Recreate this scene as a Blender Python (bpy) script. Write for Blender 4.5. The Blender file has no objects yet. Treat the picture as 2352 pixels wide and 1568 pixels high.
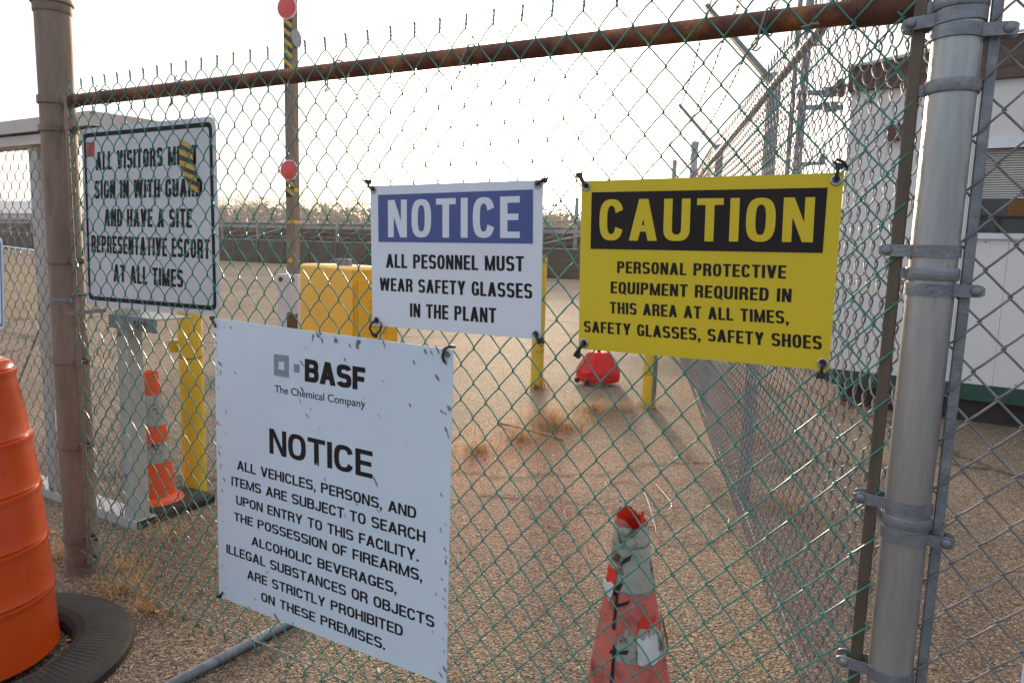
import bpy, math, random
import numpy as np
from mathutils import Vector, Matrix
random.seed(7); RNG = np.random.default_rng(11)
S = bpy.context.scene
C = S.collection

# ------------------------------------------------------------------ camera
YAW, PITCH, ROLL = math.radians(30.053), math.radians(7.6704), math.radians(1.6637)
CAM = np.array([0.0, -1.4159, 1.2972])
_f = np.array([-math.sin(YAW)*math.cos(PITCH), math.cos(YAW)*math.cos(PITCH), -math.sin(PITCH)])
_r0 = np.array([math.cos(YAW), math.sin(YAW), 0.0]); _u0 = np.cross(_r0, _f)
_r = math.cos(ROLL)*_r0 + math.sin(ROLL)*_u0; _u = -math.sin(ROLL)*_r0 + math.cos(ROLL)*_u0
cam = bpy.data.cameras.new('camera'); cam_o = bpy.data.objects.new('camera', cam); C.objects.link(cam_o)
cam_o.matrix_world = Matrix(((_r[0], _u[0], -_f[0], CAM[0]), (_r[1], _u[1], -_f[1], CAM[1]), (_r[2], _u[2], -_f[2], CAM[2]), (0, 0, 0, 1)))
cam.sensor_width = 36; cam.lens = 1633/2352*36; cam.clip_start = 0.05; cam.clip_end = 3000
S.camera = cam_o

# ------------------------------------------------------------------ light
SUN = Vector((-0.491, 0.861, 0.139)).normalized()
EL = math.asin(SUN.z); AZ = math.atan2(SUN.x, SUN.y)
S.view_settings.view_transform = 'Standard'; S.view_settings.look = 'None'
S.view_settings.gamma = 1; S.view_settings.use_curve_mapping = False
S.view_settings.exposure = 1.2
W = bpy.data.worlds.new('World'); S.world = W; W.use_nodes = True
nt = W.node_tree; nt.nodes.clear()
def N(t, kind, **kw):
    n = t.nodes.new(kind)
    for k, v in kw.items(): setattr(n, k, v)
    return n
wo = N(nt, 'ShaderNodeOutputWorld'); bg = N(nt, 'ShaderNodeBackground'); bg.inputs[1].default_value = 0.1
nt.links.new(bg.outputs[0], wo.inputs[0])
sky = N(nt, 'ShaderNodeTexSky', sky_type='NISHITA'); sky.sun_disc = False
sky.sun_elevation = EL; sky.sun_rotation = AZ; sky.air_density = 1.0; sky.dust_density = 2.0; sky.ozone_density = 1.5
tc = N(nt, 'ShaderNodeTexCoord')
dot = N(nt, 'ShaderNodeVectorMath', operation='DOT_PRODUCT'); dot.inputs[1].default_value = SUN
nt.links.new(tc.outputs['Generated'], dot.inputs[0])
ramp = N(nt, 'ShaderNodeMapRange'); ramp.inputs[1].default_value = -1; ramp.inputs[2].default_value = 1
ramp.inputs[3].default_value = 3.4; ramp.inputs[4].default_value = 8.6
nt.links.new(dot.outputs['Value'], ramp.inputs[0])
mp = N(nt, 'ShaderNodeMapping'); mp.inputs['Scale'].default_value = (1.2, 1.2, 5.0)
nt.links.new(tc.outputs['Generated'], mp.inputs[0])
cn = N(nt, 'ShaderNodeTexNoise'); cn.inputs['Scale'].default_value = 2.2; cn.inputs['Detail'].default_value = 6; cn.inputs['Roughness'].default_value = .55
nt.links.new(mp.outputs[0], cn.inputs['Vector'])
cr = N(nt, 'ShaderNodeMapRange'); cr.inputs[1].default_value = .42; cr.inputs[2].default_value = .62; cr.inputs[3].default_value = .80; cr.inputs[4].default_value = 1.15
nt.links.new(cn.outputs['Fac'], cr.inputs[0])
mul = N(nt, 'ShaderNodeMath', operation='MULTIPLY'); nt.links.new(ramp.outputs[0], mul.inputs[0]); nt.links.new(cr.outputs[0], mul.inputs[1])
# bright cloud round the sun
pw = N(nt, 'ShaderNodeMath', operation='POWER'); pw.inputs[1].default_value = 90
mx0 = N(nt, 'ShaderNodeMath', operation='MAXIMUM'); mx0.inputs[1].default_value = 0; nt.links.new(dot.outputs['Value'], mx0.inputs[0]); nt.links.new(mx0.outputs[0], pw.inputs[0])
glow = N(nt, 'ShaderNodeMath', operation='MULTIPLY'); glow.inputs[1].default_value = 75; nt.links.new(pw.outputs[0], glow.inputs[0])
cs = N(nt, 'ShaderNodeVectorMath', operation='SCALE'); tn = N(nt, 'ShaderNodeMix', data_type='RGBA'); t01 = N(nt, 'ShaderNodeMapRange'); t01.inputs[1].default_value = -.6; t01.inputs[2].default_value = .7
nt.links.new(dot.outputs['Value'], t01.inputs[0]); nt.links.new(t01.outputs[0], tn.inputs[0]); tn.inputs[6].default_value = (.84, 1.0, 1.2, 1); tn.inputs[7].default_value = (1.04, .99, .96, 1); nt.links.new(tn.outputs[2], cs.inputs[0]); nt.links.new(mul.outputs[0], cs.inputs['Scale'])
gs = N(nt, 'ShaderNodeVectorMath', operation='SCALE'); gs.inputs[0].default_value = (1.0, .88, .66); nt.links.new(glow.outputs[0], gs.inputs['Scale'])
ad = N(nt, 'ShaderNodeVectorMath', operation='ADD'); nt.links.new(cs.outputs[0], ad.inputs[0]); nt.links.new(gs.outputs[0], ad.inputs[1])
mix = N(nt, 'ShaderNodeMix', data_type='RGBA'); mix.inputs[0].default_value = .8
nt.links.new(sky.outputs[0], mix.inputs[6]); nt.links.new(ad.outputs[0], mix.inputs[7])
nt.links.new(mix.outputs[2], bg.inputs[0])
sl = bpy.data.lights.new('sun', 'SUN'); sl.energy = 1.5; sl.angle = math.radians(5); sl.color = (1, .78, .52)
so = bpy.data.objects.new('sun', sl); C.objects.link(so); so.rotation_euler = SUN.to_track_quat('Z', 'Y').to_euler()

# ------------------------------------------------------------------ materials
def rgba(c): return (c[0], c[1], c[2], 1)
def mat(name, c1, c2=None, scale=8, rough=.6, metal=0, bump=0, bscale=None, stretch=(1, 1, 1), c3=None, s3=3, t3=(.55, .7), detail=6, spec=.5, island=0, coat=0):
    m = bpy.data.materials.new(name); m.use_nodes = True; t = m.node_tree; b = t.nodes['Principled BSDF']
    b.inputs['Roughness'].default_value = rough; b.inputs['Metallic'].default_value = metal
    b.inputs['Specular IOR Level'].default_value = spec; b.inputs['Coat Weight'].default_value = coat
    co = N(t, 'ShaderNodeTexCoord'); mpn = N(t, 'ShaderNodeMapping'); mpn.inputs['Scale'].default_value = stretch
    t.links.new(co.outputs['Object'], mpn.inputs[0])
    nz = N(t, 'ShaderNodeTexNoise'); nz.inputs['Scale'].default_value = scale; nz.inputs['Detail'].default_value = detail; nz.inputs['Roughness'].default_value = .6
    t.links.new(mpn.outputs[0], nz.inputs['Vector'])
    mr = N(t, 'ShaderNodeMapRange'); mr.inputs[1].default_value = .35; mr.inputs[2].default_value = .65
    t.links.new(nz.outputs['Fac'], mr.inputs[0])
    x = N(t, 'ShaderNodeMix', data_type='RGBA'); x.inputs[6].default_value = rgba(c1); x.inputs[7].default_value = rgba(c2 or [v*.8 for v in c1])
    t.links.new(mr.outputs[0], x.inputs[0]); out = x.outputs[2]
    if c3 is not None:
        n3 = N(t, 'ShaderNodeTexNoise'); n3.inputs['Scale'].default_value = s3; n3.inputs['Detail'].default_value = 8; n3.inputs['Roughness'].default_value = .65
        t.links.new(mpn.outputs[0], n3.inputs['Vector'])
        m3 = N(t, 'ShaderNodeMapRange'); m3.inputs[1].default_value = t3[0]; m3.inputs[2].default_value = t3[1]; t.links.new(n3.outputs['Fac'], m3.inputs[0])
        x3 = N(t, 'ShaderNodeMix', data_type='RGBA'); t.links.new(m3.outputs[0], x3.inputs[0]); t.links.new(out, x3.inputs[6]); x3.inputs[7].default_value = rgba(c3); out = x3.outputs[2]
    if island:
        g = N(t, 'ShaderNodeNewGeometry'); hs = N(t, 'ShaderNodeHueSaturation'); mr2 = N(t, 'ShaderNodeMapRange'); mr2.inputs[3].default_value = 1-island; mr2.inputs[4].default_value = 1+island
        t.links.new(g.outputs['Random Per Island'], mr2.inputs[0]); t.links.new(mr2.outputs[0], hs.inputs['Value']); t.links.new(out, hs.inputs['Color']); out = hs.outputs[0]
    t.links.new(out, b.inputs['Base Color'])
    rr = N(t, 'ShaderNodeMapRange'); rr.inputs[3].default_value = max(.05, rough-.1); rr.inputs[4].default_value = min(1, rough+.12)
    t.links.new(nz.outputs['Fac'], rr.inputs[0]); t.links.new(rr.outputs[0], b.inputs['Roughness'])
    if bump:
        bn = N(t, 'ShaderNodeTexNoise'); bn.inputs['Scale'].default_value = bscale or scale*3; bn.inputs['Detail'].default_value = 5
        t.links.new(mpn.outputs[0], bn.inputs['Vector'])
        bb = N(t, 'ShaderNodeBump'); bb.inputs['Strength'].default_value = min(1, bump); bb.inputs['Distance'].default_value = .004
        t.links.new(bn.outputs['Fac'], bb.inputs['Height']); t.links.new(bb.outputs[0], b.inputs['Normal'])
    return m
M = {}
M['vinyl'] = mat('green vinyl', (.02, .19, .14), (.04, .24, .18), 30, .33, c3=(.10, .13, .10), s3=14, t3=(.6, .75))
M['galv'] = mat('galvanised wire', (.23, .22, .23), (.16, .155, .16), 25, .55, .4)
M['galv_fit'] = mat('galvanised fitting', (.24, .25, .27), (.16, .17, .19), 30, .5, .5, bump=.4, bscale=150, c3=(.32, .32, .33), s3=25)
M['galv_post'] = mat('galvanised post', (.42, .41, .40), (.27, .27, .275), 7, .36, .6, bump=.25, bscale=120, stretch=(3, 3, .35), c3=(.15, .14, .14), s3=16, t3=(.62, .8))
M['bar_brown'] = mat('weathered bar', (.14, .105, .075), (.09, .065, .05), 12, .55, .3, stretch=(2, 2, .3), bump=.2)
M['post_brown'] = mat('weathered post', (.25, .175, .13), (.175, .12, .09), 9, .62, .1, bump=.35, bscale=90, stretch=(2, 2, .5), c3=(.12, .075, .05), s3=7, t3=(.55, .75))
M['rust'] = mat('rusty pipe', (.15, .036, .017), (.075, .022, .014), 10, .7, bump=.5, bscale=120, c3=(.33, .12, .025), s3=9, t3=(.5, .66))
M['rust_patch'] = mat('rust chips', (.13, .05, .025), (.08, .03, .02), 40, .8)
M['black_plastic'] = mat('black nylon', (.012, .012, .012), (.02, .02, .02), 30, .45)
M['sign_white'] = mat('white sign paint', (.63, .71, .80), (.59, .67, .76), 3, .42, spec=.35, bump=.06, bscale=220)
M['sign_white2'] = mat('white banner', (.70, .72, .79), (.66, .68, .75), 3, .45, spec=.35, bump=.05, bscale=200)
M['sign_old'] = mat('old white sign', (.66, .64, .68), (.58, .565, .60), 5, .5, c3=(.58, .57, .60), s3=4)
M['sign_yellow'] = mat('yellow banner', (.68, .50, .018), (.62, .45, .014), 3, .42, spec=.35, bump=.05, bscale=200)
M['sign_blue'] = mat('blue print', (.045, .075, .24), (.055, .09, .27), 3, .4)
M['sign_black'] = mat('black print', (.017, .012, .012), (.024, .018, .018), 6, .62, spec=.2)
M['sign_grey'] = mat('grey print', (.22, .27, .32), (.2, .25, .3), 6, .45)
M['chip'] = mat('chipped metal', (.13, .12, .13), (.25, .25, .27), 60, .6, c3=(.10, .07, .055), s3=40)
M['grommet'] = mat('grommet', (.45, .45, .46), (.3, .3, .3), 60, .3, .85)
M['red_paint'] = mat('red sticker', (.62, .02, .02), None, 9, .5)
M['tape_y'] = mat('yellow tape', (.65, .38, .02), None, 20, .45)
M['tape_k'] = mat('black tape', (.02, .015, .014), None, 20, .45)
M['yellow'] = mat('yellow bollard paint', (.72, .47, .028), (.62, .38, .02), 6, .42, bump=.2, bscale=60, c3=(.10, .045, .02), s3=13, t3=(.66, .69))
M['yellow_rust'] = mat('peeling yellow paint', (.70, .46, .03), (.60, .38, .03), 6, .5, bump=.4, bscale=60, c3=(.13, .05, .02), s3=7, t3=(.56, .60))
M['cabinet'] = mat('yellow plastic cabinet', (.86, .44, .025), (.78, .38, .02), 2, .33, bump=.1, bscale=8)
M['orange'] = mat('orange plastic', (.66, .075, .006), (.56, .055, .005), 3, .26, bump=.12, bscale=14, c3=(.45, .06, .01), s3=5, t3=(.6, .9), spec=.5, coat=.2)
M['orange_cone'] = mat('orange rubber', (.80, .09, .012), (.7, .075, .012), 6, .5)
M['cone_pink'] = mat('faded cone rubber', (.60, .135, .11), (.50, .11, .09), 5, .6, bump=.3, bscale=30, c3=(.10, .045, .035), s3=9, t3=(.50, .66))
M['cone_white'] = mat('dirty reflective sleeve', (.40, .38, .32), (.29, .275, .235), 12, .5, bump=.5, bscale=30, c3=(.05, .038, .03), s3=18, t3=(.54, .63))
M['cone_white2'] = mat('torn white film', (.62, .63, .64), (.5, .5, .5), 30, .4)
M['cone_red'] = mat('bright red rubber', (.75, .03, .012), None, 9, .5)
M['base_red'] = mat('red moulded plastic', (.60, .012, .018), (.5, .01, .015), 5, .6, spec=.3)
M['mark'] = mat('black marker paint', (.014, .012, .012), None, 9, .6)
M['rubber'] = mat('black rubber', (.030, .023, .018), (.018, .014, .012), 12, .8, bump=.4, bscale=80, c3=(.09, .065, .04), s3=6, t3=(.55, .8))
M['white_steel'] = mat('white painted steel', (.44, .41, .38), (.38, .355, .33), 3, .45, c3=(.40, .36, .33), s3=5, t3=(.6, .8))
M['beam'] = mat('cream painted beam', (.52, .44, .40), (.45, .38, .34), 3, .45)
M['wood'] = mat('weathered wood', (.25, .185, .135), (.17, .12, .09), 20, .8, stretch=(4, 4, .25), bump=.5, bscale=60)
M['white_box'] = mat('rust stained white box', (.55, .53, .54), (.5, .47, .48), 3, .5, c3=(.25, .13, .06), s3=5, t3=(.66, .78), stretch=(3, 3, .5))
M['reflector'] = mat('red reflector', (.72, .03, .02), (.62, .02, .02), 60, .25, coat=.5)
M['trailer'] = mat('white trailer panel', (.72, .69, .67), (.67, .64, .62), 1.2, .5, c3=(.56, .52, .49), s3=2, t3=(.55, .9), stretch=(1, 1, .3))
M['trim_white'] = mat('white trim', (.74, .76, .78), None, 4, .4)
M['eave'] = mat('brown metal eave', (.13, .085, .07), (.09, .06, .05), 3, .5, stretch=(.3, .3, 12), bump=.3, bscale=6)
M['skirt_green'] = mat('green skirt', (.025, .075, .05), (.02, .055, .04), 4, .6)
M['skirt_dark'] = mat('dark steel base', (.035, .022, .018), (.02, .014, .012), 5, .7)
M['blind'] = mat('blind slats', (.62, .58, .54), (.55, .5, .46), 6, .5)
M['blind_warm'] = mat('amber blind slats', (.45, .22, .06), (.35, .16, .04), 6, .5)
M['glass'] = mat('dark glass', (.015, .016, .015), None, 5, .08, spec=.8)
M['dark_steel'] = mat('dark screen', (.035, .024, .022), (.075, .055, .048), 1.2, .8, stretch=(.3, 1, 6))
M['rack_grey'] = mat('pale galvanised rail', (.30, .27, .27), (.24, .215, .215), 4, .45, .2)
M['rack_dark'] = mat('dark stacked sheets', (.055, .04, .034), (.11, .08, .068), 1.5, .7, stretch=(.2, 1, 9))
M['bldg'] = mat('pale metal siding', (.50, .51, .55), (.44, .45, .49), .4, .5)
M['bldg_roof'] = mat('grey metal roof', (.36, .36, .39), (.3, .3, .33), .3, .5)
M['bark'] = mat('bare branch', (.17, .11, .065), (.12, .075, .045), 1, .9)
M['needle'] = mat('evergreen leaves', (.075, .065, .03), (.05, .05, .025), 1, .8)
M['drygrass'] = mat('dry straw', (.62, .34, .12), (.50, .25, .08), 12, .7, island=.35)
M['stone'] = mat('gravel stones', (.20, .165, .125), (.42, .37, .28), 60, .6, island=.65)
M['siren'] = mat('dark red brown housing', (.12, .035, .03), None, 9, .5)
M['wirelit'] = mat('bare wire', (.40, .36, .31), None, 9, .5, .2)

def ground_mat():
    m = bpy.data.materials.new('exposed aggregate'); m.use_nodes = True; t = m.node_tree; b = t.nodes['Principled BSDF']
    co = N(t, 'ShaderNodeTexCoord')
    def noise(s, d=6, r=.6):
        n = N(t, 'ShaderNodeTexNoise'); n.inputs['Scale'].default_value = s; n.inputs['Detail'].default_value = d; n.inputs['Roughness'].default_value = r; t.links.new(co.outputs['Object'], n.inputs['Vector']); return n
    v = N(t, 'ShaderNodeTexVoronoi'); v.inputs['Scale'].default_value = 150; t.links.new(co.outputs['Object'], v.inputs['Vector'])
    v2 = N(t, 'ShaderNodeTexVoronoi'); v2.inputs['Scale'].default_value = 62; t.links.new(co.outputs['Object'], v2.inputs['Vector'])
    r1 = N(t, 'ShaderNodeValToRGB'); sep = N(t, 'ShaderNodeSeparateColor'); t.links.new(v.outputs['Color'], sep.inputs[0]); t.links.new(sep.outputs[0], r1.inputs[0])
    e = r1.color_ramp; e.elements[0].position = 0; e.elements[0].color = rgba((.03, .024, .022)); e.elements[1].position = 1; e.elements[1].color = rgba((.58, .51, .40))
    for p, c in ((.25, (.11, .085, .07)), (.5, (.21, .165, .125)), (.75, (.27, .22, .165)), (.88, (.40, .335, .24))):
        q = e.elements.new(p); q.color = rgba(c)
    r2 = N(t, 'ShaderNodeValToRGB'); sep2 = N(t, 'ShaderNodeSeparateColor'); t.links.new(v2.outputs['Color'], sep2.inputs[0]); t.links.new(sep2.outputs[1], r2.inputs[0])
    e = r2.color_ramp; e.elements[0].color = rgba((.12, .095, .075)); e.elements[1].color = rgba((.30, .25, .19))
    x0 = N(t, 'ShaderNodeMix', data_type='RGBA'); x0.inputs[0].default_value = .25; t.links.new(r1.outputs[0], x0.inputs[6]); t.links.new(r2.outputs[0], x0.inputs[7])
    # broad areas: greyer asphalt / browner soil
    n1 = noise(.55, 7); m1 = N(t, 'ShaderNodeMapRange'); m1.inputs[1].default_value = .42; m1.inputs[2].default_value = .62; t.links.new(n1.outputs['Fac'], m1.inputs[0])
    x1 = N(t, 'ShaderNodeMix', data_type='RGBA', blend_type='MULTIPLY'); x1.inputs[0].default_value = 1; t.links.new(x0.outputs[2], x1.inputs[6])
    xt = N(t, 'ShaderNodeMix', data_type='RGBA'); xt.inputs[6].default_value = rgba((1.22, 1.05, .93)); xt.inputs[7].default_value = rgba((.90, .81, .79)); t.links.new(m1.outputs[0], xt.inputs[0]); t.links.new(xt.outputs[2], x1.inputs[7])
    # sandy drift along the walking line
    n2 = noise(1.4, 8, .7); m2 = N(t, 'ShaderNodeMapRange'); m2.inputs[1].default_value = .55; m2.inputs[2].default_value = .72; t.links.new(n2.outputs['Fac'], m2.inputs[0])
    x2 = N(t, 'ShaderNodeMix', data_type='RGBA'); t.links.new(m2.outputs[0], x2.inputs[0]); t.links.new(x1.outputs[2], x2.inputs[6]); x2.inputs[7].default_value = rgba((.30, .21, .145))
    fa = N(t, 'ShaderNodeMath', operation='MULTIPLY'); fa.inputs[1].default_value = .55; t.links.new(m2.outputs[0], fa.inputs[0]); t.links.new(fa.outputs[0], x2.inputs[0])
    def patch(src, cx, cy, rx, ry, col, amt, ang=0.):
        mp_ = N(t, 'ShaderNodeMapping', vector_type='TEXTURE'); mp_.inputs['Location'].default_value = (cx, cy, 0); mp_.inputs['Rotation'].default_value = (0, 0, ang); mp_.inputs['Scale'].default_value = (rx, ry, 1)
        t.links.new(co.outputs['Object'], mp_.inputs[0]); ln = N(t, 'ShaderNodeVectorMath', operation='LENGTH'); t.links.new(mp_.outputs[0], ln.inputs[0])
        nn = noise(3.2, 8, .7); sm = N(t, 'ShaderNodeMath', operation='MULTIPLY_ADD'); sm.inputs[1].default_value = 1.5; t.links.new(nn.outputs['Fac'], sm.inputs[0]); t.links.new(ln.outputs['Value'], sm.inputs[2])
        mm = N(t, 'ShaderNodeMapRange'); mm.inputs[1].default_value = 1.85; mm.inputs[2].default_value = 1.15; mm.inputs[3].default_value = 0; mm.inputs[4].default_value = amt; t.links.new(sm.outputs[0], mm.inputs[0])
        xx = N(t, 'ShaderNodeMix', data_type='RGBA', blend_type='MULTIPLY'); t.links.new(mm.outputs[0], xx.inputs[0]); t.links.new(src, xx.inputs[6]); xx.inputs[7].default_value = rgba(col); return xx.outputs[2]
    o_ = patch(x2.outputs[2], -1.75, 1.9, 1.0, 1.7, (1.06, .77, .73), .9, .35)  # pink cast of lens flare painted into the ground colour
    o_ = patch(o_, -2.2, 6.3, .9, .8, (.42, .42, .45), .8)
    o_ = patch(o_, -1.4, 4.6, .45, 2.2, (1.3, 1.08, .85), .8, .35)
    o_ = patch(o_, -2.4, 2.6, .5, 1.7, (1.35, 1.1, .85), .8, .08)
    o_ = patch(o_, -2.3, .3, .8, .5, (.80, .68, .60), .9)
    o_ = patch(o_, .3, 1.2, 1.0, 2.6, (.88, .80, .76), .7)
    n3 = noise(700, 3); x3 = N(t, 'ShaderNodeMix', data_type='RGBA', blend_type='OVERLAY'); x3.inputs[0].default_value = .35; t.links.new(o_, x3.inputs[6]); t.links.new(n3.outputs['Color'], x3.inputs[7])
    # far tarmac: colour evens out with a long crack pattern
    vc = N(t, 'ShaderNodeTexVoronoi', feature='DISTANCE_TO_EDGE'); vc.inputs['Scale'].default_value = .16
    wv = noise(1.2, 5); wm = N(t, 'ShaderNodeVectorMath', operation='SCALE'); wm.inputs['Scale'].default_value = .9; t.links.new(wv.outputs['Color'], wm.inputs[0])
    wa = N(t, 'ShaderNodeVectorMath', operation='ADD'); t.links.new(co.outputs['Object'], wa.inputs[0]); t.links.new(wm.outputs[0], wa.inputs[1]); t.links.new(wa.outputs[0], vc.inputs['Vector'])
    ck = N(t, 'ShaderNodeMapRange'); ck.inputs[1].default_value = .002; ck.inputs[2].default_value = .008; ck.inputs[3].default_value = .45; ck.inputs[4].default_value = 1; t.links.new(vc.outputs[0], ck.inputs[0])
    x4 = N(t, 'ShaderNodeMix', data_type='RGBA', blend_type='MULTIPLY'); x4.inputs[0].default_value = 1; t.links.new(x3.outputs[2], x4.inputs[6]); t.links.new(ck.outputs[0], x4.inputs[7])
    t.links.new(x4.outputs[2], b.inputs['Base Color'])
    b.inputs['Roughness'].default_value = .75; b.inputs['Specular IOR Level'].default_value = .25
    d1 = N(t, 'ShaderNodeBump'); d1.inputs['Strength'].default_value = 1; d1.inputs['Distance'].default_value = .008
    inv = N(t, 'ShaderNodeMath', operation='SUBTRACT'); inv.inputs[0].default_value = 1; t.links.new(v.outputs['Distance'], inv.inputs[1]); t.links.new(inv.outputs[0], d1.inputs['Height'])
    d2 = N(t, 'ShaderNodeBump'); d2.inputs['Strength'].default_value = .7; d2.inputs['Distance'].default_value = .008; t.links.new(v2.outputs['Distance'], d2.inputs['Height']); t.links.new(d1.outputs[0], d2.inputs['Normal'])
    t.links.new(d2.outputs[0], b.inputs['Normal'])
    return m
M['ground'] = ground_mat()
M['lawn'] = mat('dry lawn', (.21, .135, .06), (.14, .09, .045), 1.2, .9, bump=1, bscale=25, c3=(.15, .13, .05), s3=.6, detail=10)
M['strip'] = mat('dull grass strip', (.20, .16, .06), (.13, .12, .045), 1.2, .9, bump=1, bscale=12, detail=10)

# ------------------------------------------------------------------ mesh tools
def base_of(p):
    v = Vector((0, 0, 0))
    while p is not None: v = v + p.location; p = p.parent
    return v
class MB:
    def __init__(s): s.v = []; s.f = []; s.n = 0; s.mi = []; s.cur = 0
    def add(s, V, F, mi=None):
        V = np.asarray(V, float).reshape(-1, 3); s.v.append(V)
        for f in F: s.f.append([i+s.n for i in f]); s.mi.append(s.cur if mi is None else mi)
        s.n += len(V); return s
    def box(s, c, d, rz=0, rx=0, ry=0):
        R = np.array(Matrix.Rotation(rz, 3, 'Z') @ Matrix.Rotation(ry, 3, 'Y') @ Matrix.Rotation(rx, 3, 'X'))
        V = np.array([[x, y, z] for x in (-.5, .5) for y in (-.5, .5) for z in (-.5, .5)])*np.array(d)
        return s.add(V@R.T+np.array(c), [(0, 1, 3, 2), (4, 6, 7, 5), (0, 4, 5, 1), (2, 3, 7, 6), (0, 2, 6, 4), (1, 5, 7, 3)])
    def bbox(s, c, d, b=.004, rz=0):
        # box with chamfered vertical edges
        x, y = d[0]/2, d[1]/2
        P = [(-x+b, -y), (x-b, -y), (x, -y+b), (x, y-b), (x-b, y), (-x+b, y), (-x, y-b), (-x, -y+b)]
        V = []
        for z, k in ((-d[2]/2, 0), (d[2]/2-b, 0), (d[2]/2, b)):
            for px, py in P:
                sx = (abs(px)-k)/max(abs(px), 1e-6); sy = (abs(py)-k)/max(abs(py), 1e-6); V.append((px*sx, py*sy, z))
        V = np.array(V); R = np.array(Matrix.Rotation(rz, 3, 'Z')); V = V@R.T+np.array(c)
        F = [tuple(range(7, -1, -1)), tuple(range(16, 24))]
        for r in (0, 8):
            for i in range(8): j = (i+1) % 8; F.append((r+i, r+j, r+8+j, r+8+i))
        return s.add(V, F)
    def tube(s, P, r, k=6, closed=False, caps=True):
        P = np.asarray(P, float); n = len(P)
        rr = np.full(n, r, float) if np.isscalar(r) else np.asarray(r, float)
        T = np.roll(P, -1, 0)-np.roll(P, 1, 0)
        if not closed: T[0] = P[1]-P[0]; T[-1] = P[-1]-P[-2]
        T /= np.linalg.norm(T, axis=1)[:, None]+1e-12
        ref = np.array([0, 0, 1.]) if abs(T[0][2]) < .8 else np.array([0, 1., 0])
        A = ref-T[0]*(ref@T[0]); A /= np.linalg.norm(A); V = []
        ang = np.arange(k)*2*math.pi/k
        for i in range(n):
            A = A-T[i]*(A@T[i]); A /= np.linalg.norm(A)+1e-12; B = np.cross(T[i], A)
            V.append(P[i]+rr[i]*(np.cos(ang)[:, None]*A+np.sin(ang)[:, None]*B))
        F = []
        for i in range(n if closed else n-1):
            a = i*k; b = ((i+1) % n)*k
            for j in range(k): q = (j+1) % k; F.append((a+j, a+q, b+q, b+j))
        if caps and not closed: F.append(tuple(range(k-1, -1, -1))); F.append(tuple((n-1)*k+j for j in range(k)))
        return s.add(np.concatenate(V), F)
    def lathe(s, prof, c=(0, 0, 0), k=48, lean=(0, 0), caps=True, M3=None):
        ang = np.arange(k)*2*math.pi/k; V = []; h0 = prof[0][1]
        for r, z in prof:
            V.append(np.stack([r*np.cos(ang)+lean[0]*(z-h0), r*np.sin(ang)+lean[1]*(z-h0), np.full(k, z)], 1))
        V = np.concatenate(V)
        if M3 is not None: V = V@np.array(M3).T
        V = V+np.array(c); F = []
        for i in range(len(prof)-1):
            for j in range(k): q = (j+1) % k; F.append((i*k+j, i*k+q, (i+1)*k+q, (i+1)*k+j))
        if caps:
            if prof[0][0] > 1e-4: F.append(tuple(range(k-1, -1, -1)))
            if prof[-1][0] > 1e-4: F.append(tuple((len(prof)-1)*k+j for j in range(k)))
        return s.add(V, F)
    def strip(s, path, hz, zc, th):
        # band bent along an xy path, vertical half height hz per point, thickness th
        P = np.asarray(path, float); n = len(P); hz = np.full(n, hz) if np.isscalar(hz) else np.asarray(hz)
        zc = np.full(n, zc, float) if np.isscalar(zc) else np.asarray(zc, float)
        T = np.gradient(P, axis=0); T /= np.linalg.norm(T, axis=1)[:, None]+1e-12; Nn = np.stack([T[:, 1], -T[:, 0]], 1); V = []
        for i in range(n):
            for sn, sz in ((0, -1), (1, -1), (1, 1), (0, 1)):
                q = P[i]+Nn[i]*th*sn; V.append((q[0], q[1], zc[i]+sz*hz[i]))
        F = [(0, 1, 2, 3), tuple((n-1)*4+j for j in (3, 2, 1, 0))]
        for i in range(n-1):
            for j in range(4): q = (j+1) % 4; F.append((i*4+j, (i+1)*4+j, (i+1)*4+q, i*4+q))
        return s.add(V, F)
    def prism(s, pts, a, b):
        # polygon pts (N,3) extruded by vector b-a
        P = np.asarray(pts, float); n = len(P); d = np.asarray(b, float)-np.asarray(a, float)
        V = np.concatenate([P, P+d]); F = [tuple(range(n)), tuple(range(2*n-1, n-1, -1))]
        for i in range(n): j = (i+1) % n; F.append((i, n+i, n+j, j))
        return s.add(V, F)
    def build(s, name, mats, parent=None, smooth=False, loc=None):
        me = bpy.data.meshes.new(name); V = np.concatenate(s.v)
        o = bpy.data.objects.new(name, me); C.objects.link(o)
        if parent is not None: o.parent = parent; V = V-np.array(base_of(parent))
        elif loc is not None: o.location = loc; V = V-np.array(loc)
        me.from_pydata(V.tolist(), [], s.f)
        if not isinstance(mats, (list, tuple)): mats = [mats]
        for m in mats: me.materials.append(m)
        if len(mats) > 1: me.polygons.foreach_set('material_index', s.mi)
        if smooth:
            me.polygons.foreach_set('use_smooth', [True]*len(s.f))
            try: me.set_sharp_from_angle(angle=math.radians(40))
            except Exception: pass
        me.update(); return o
def thing(name, label, cat, loc=(0, 0, 0), group=None):
    o = bpy.data.objects.new(name, None); C.objects.link(o); o.location = loc
    o['label'] = label; o['category'] = cat
    if group: o['group'] = group
    return o
def tag(o, label, cat, group=None):
    o['label'] = label; o['category'] = cat
    if group: o['group'] = group
    return o
def kind(o, k): o['kind'] = k; return o

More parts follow.
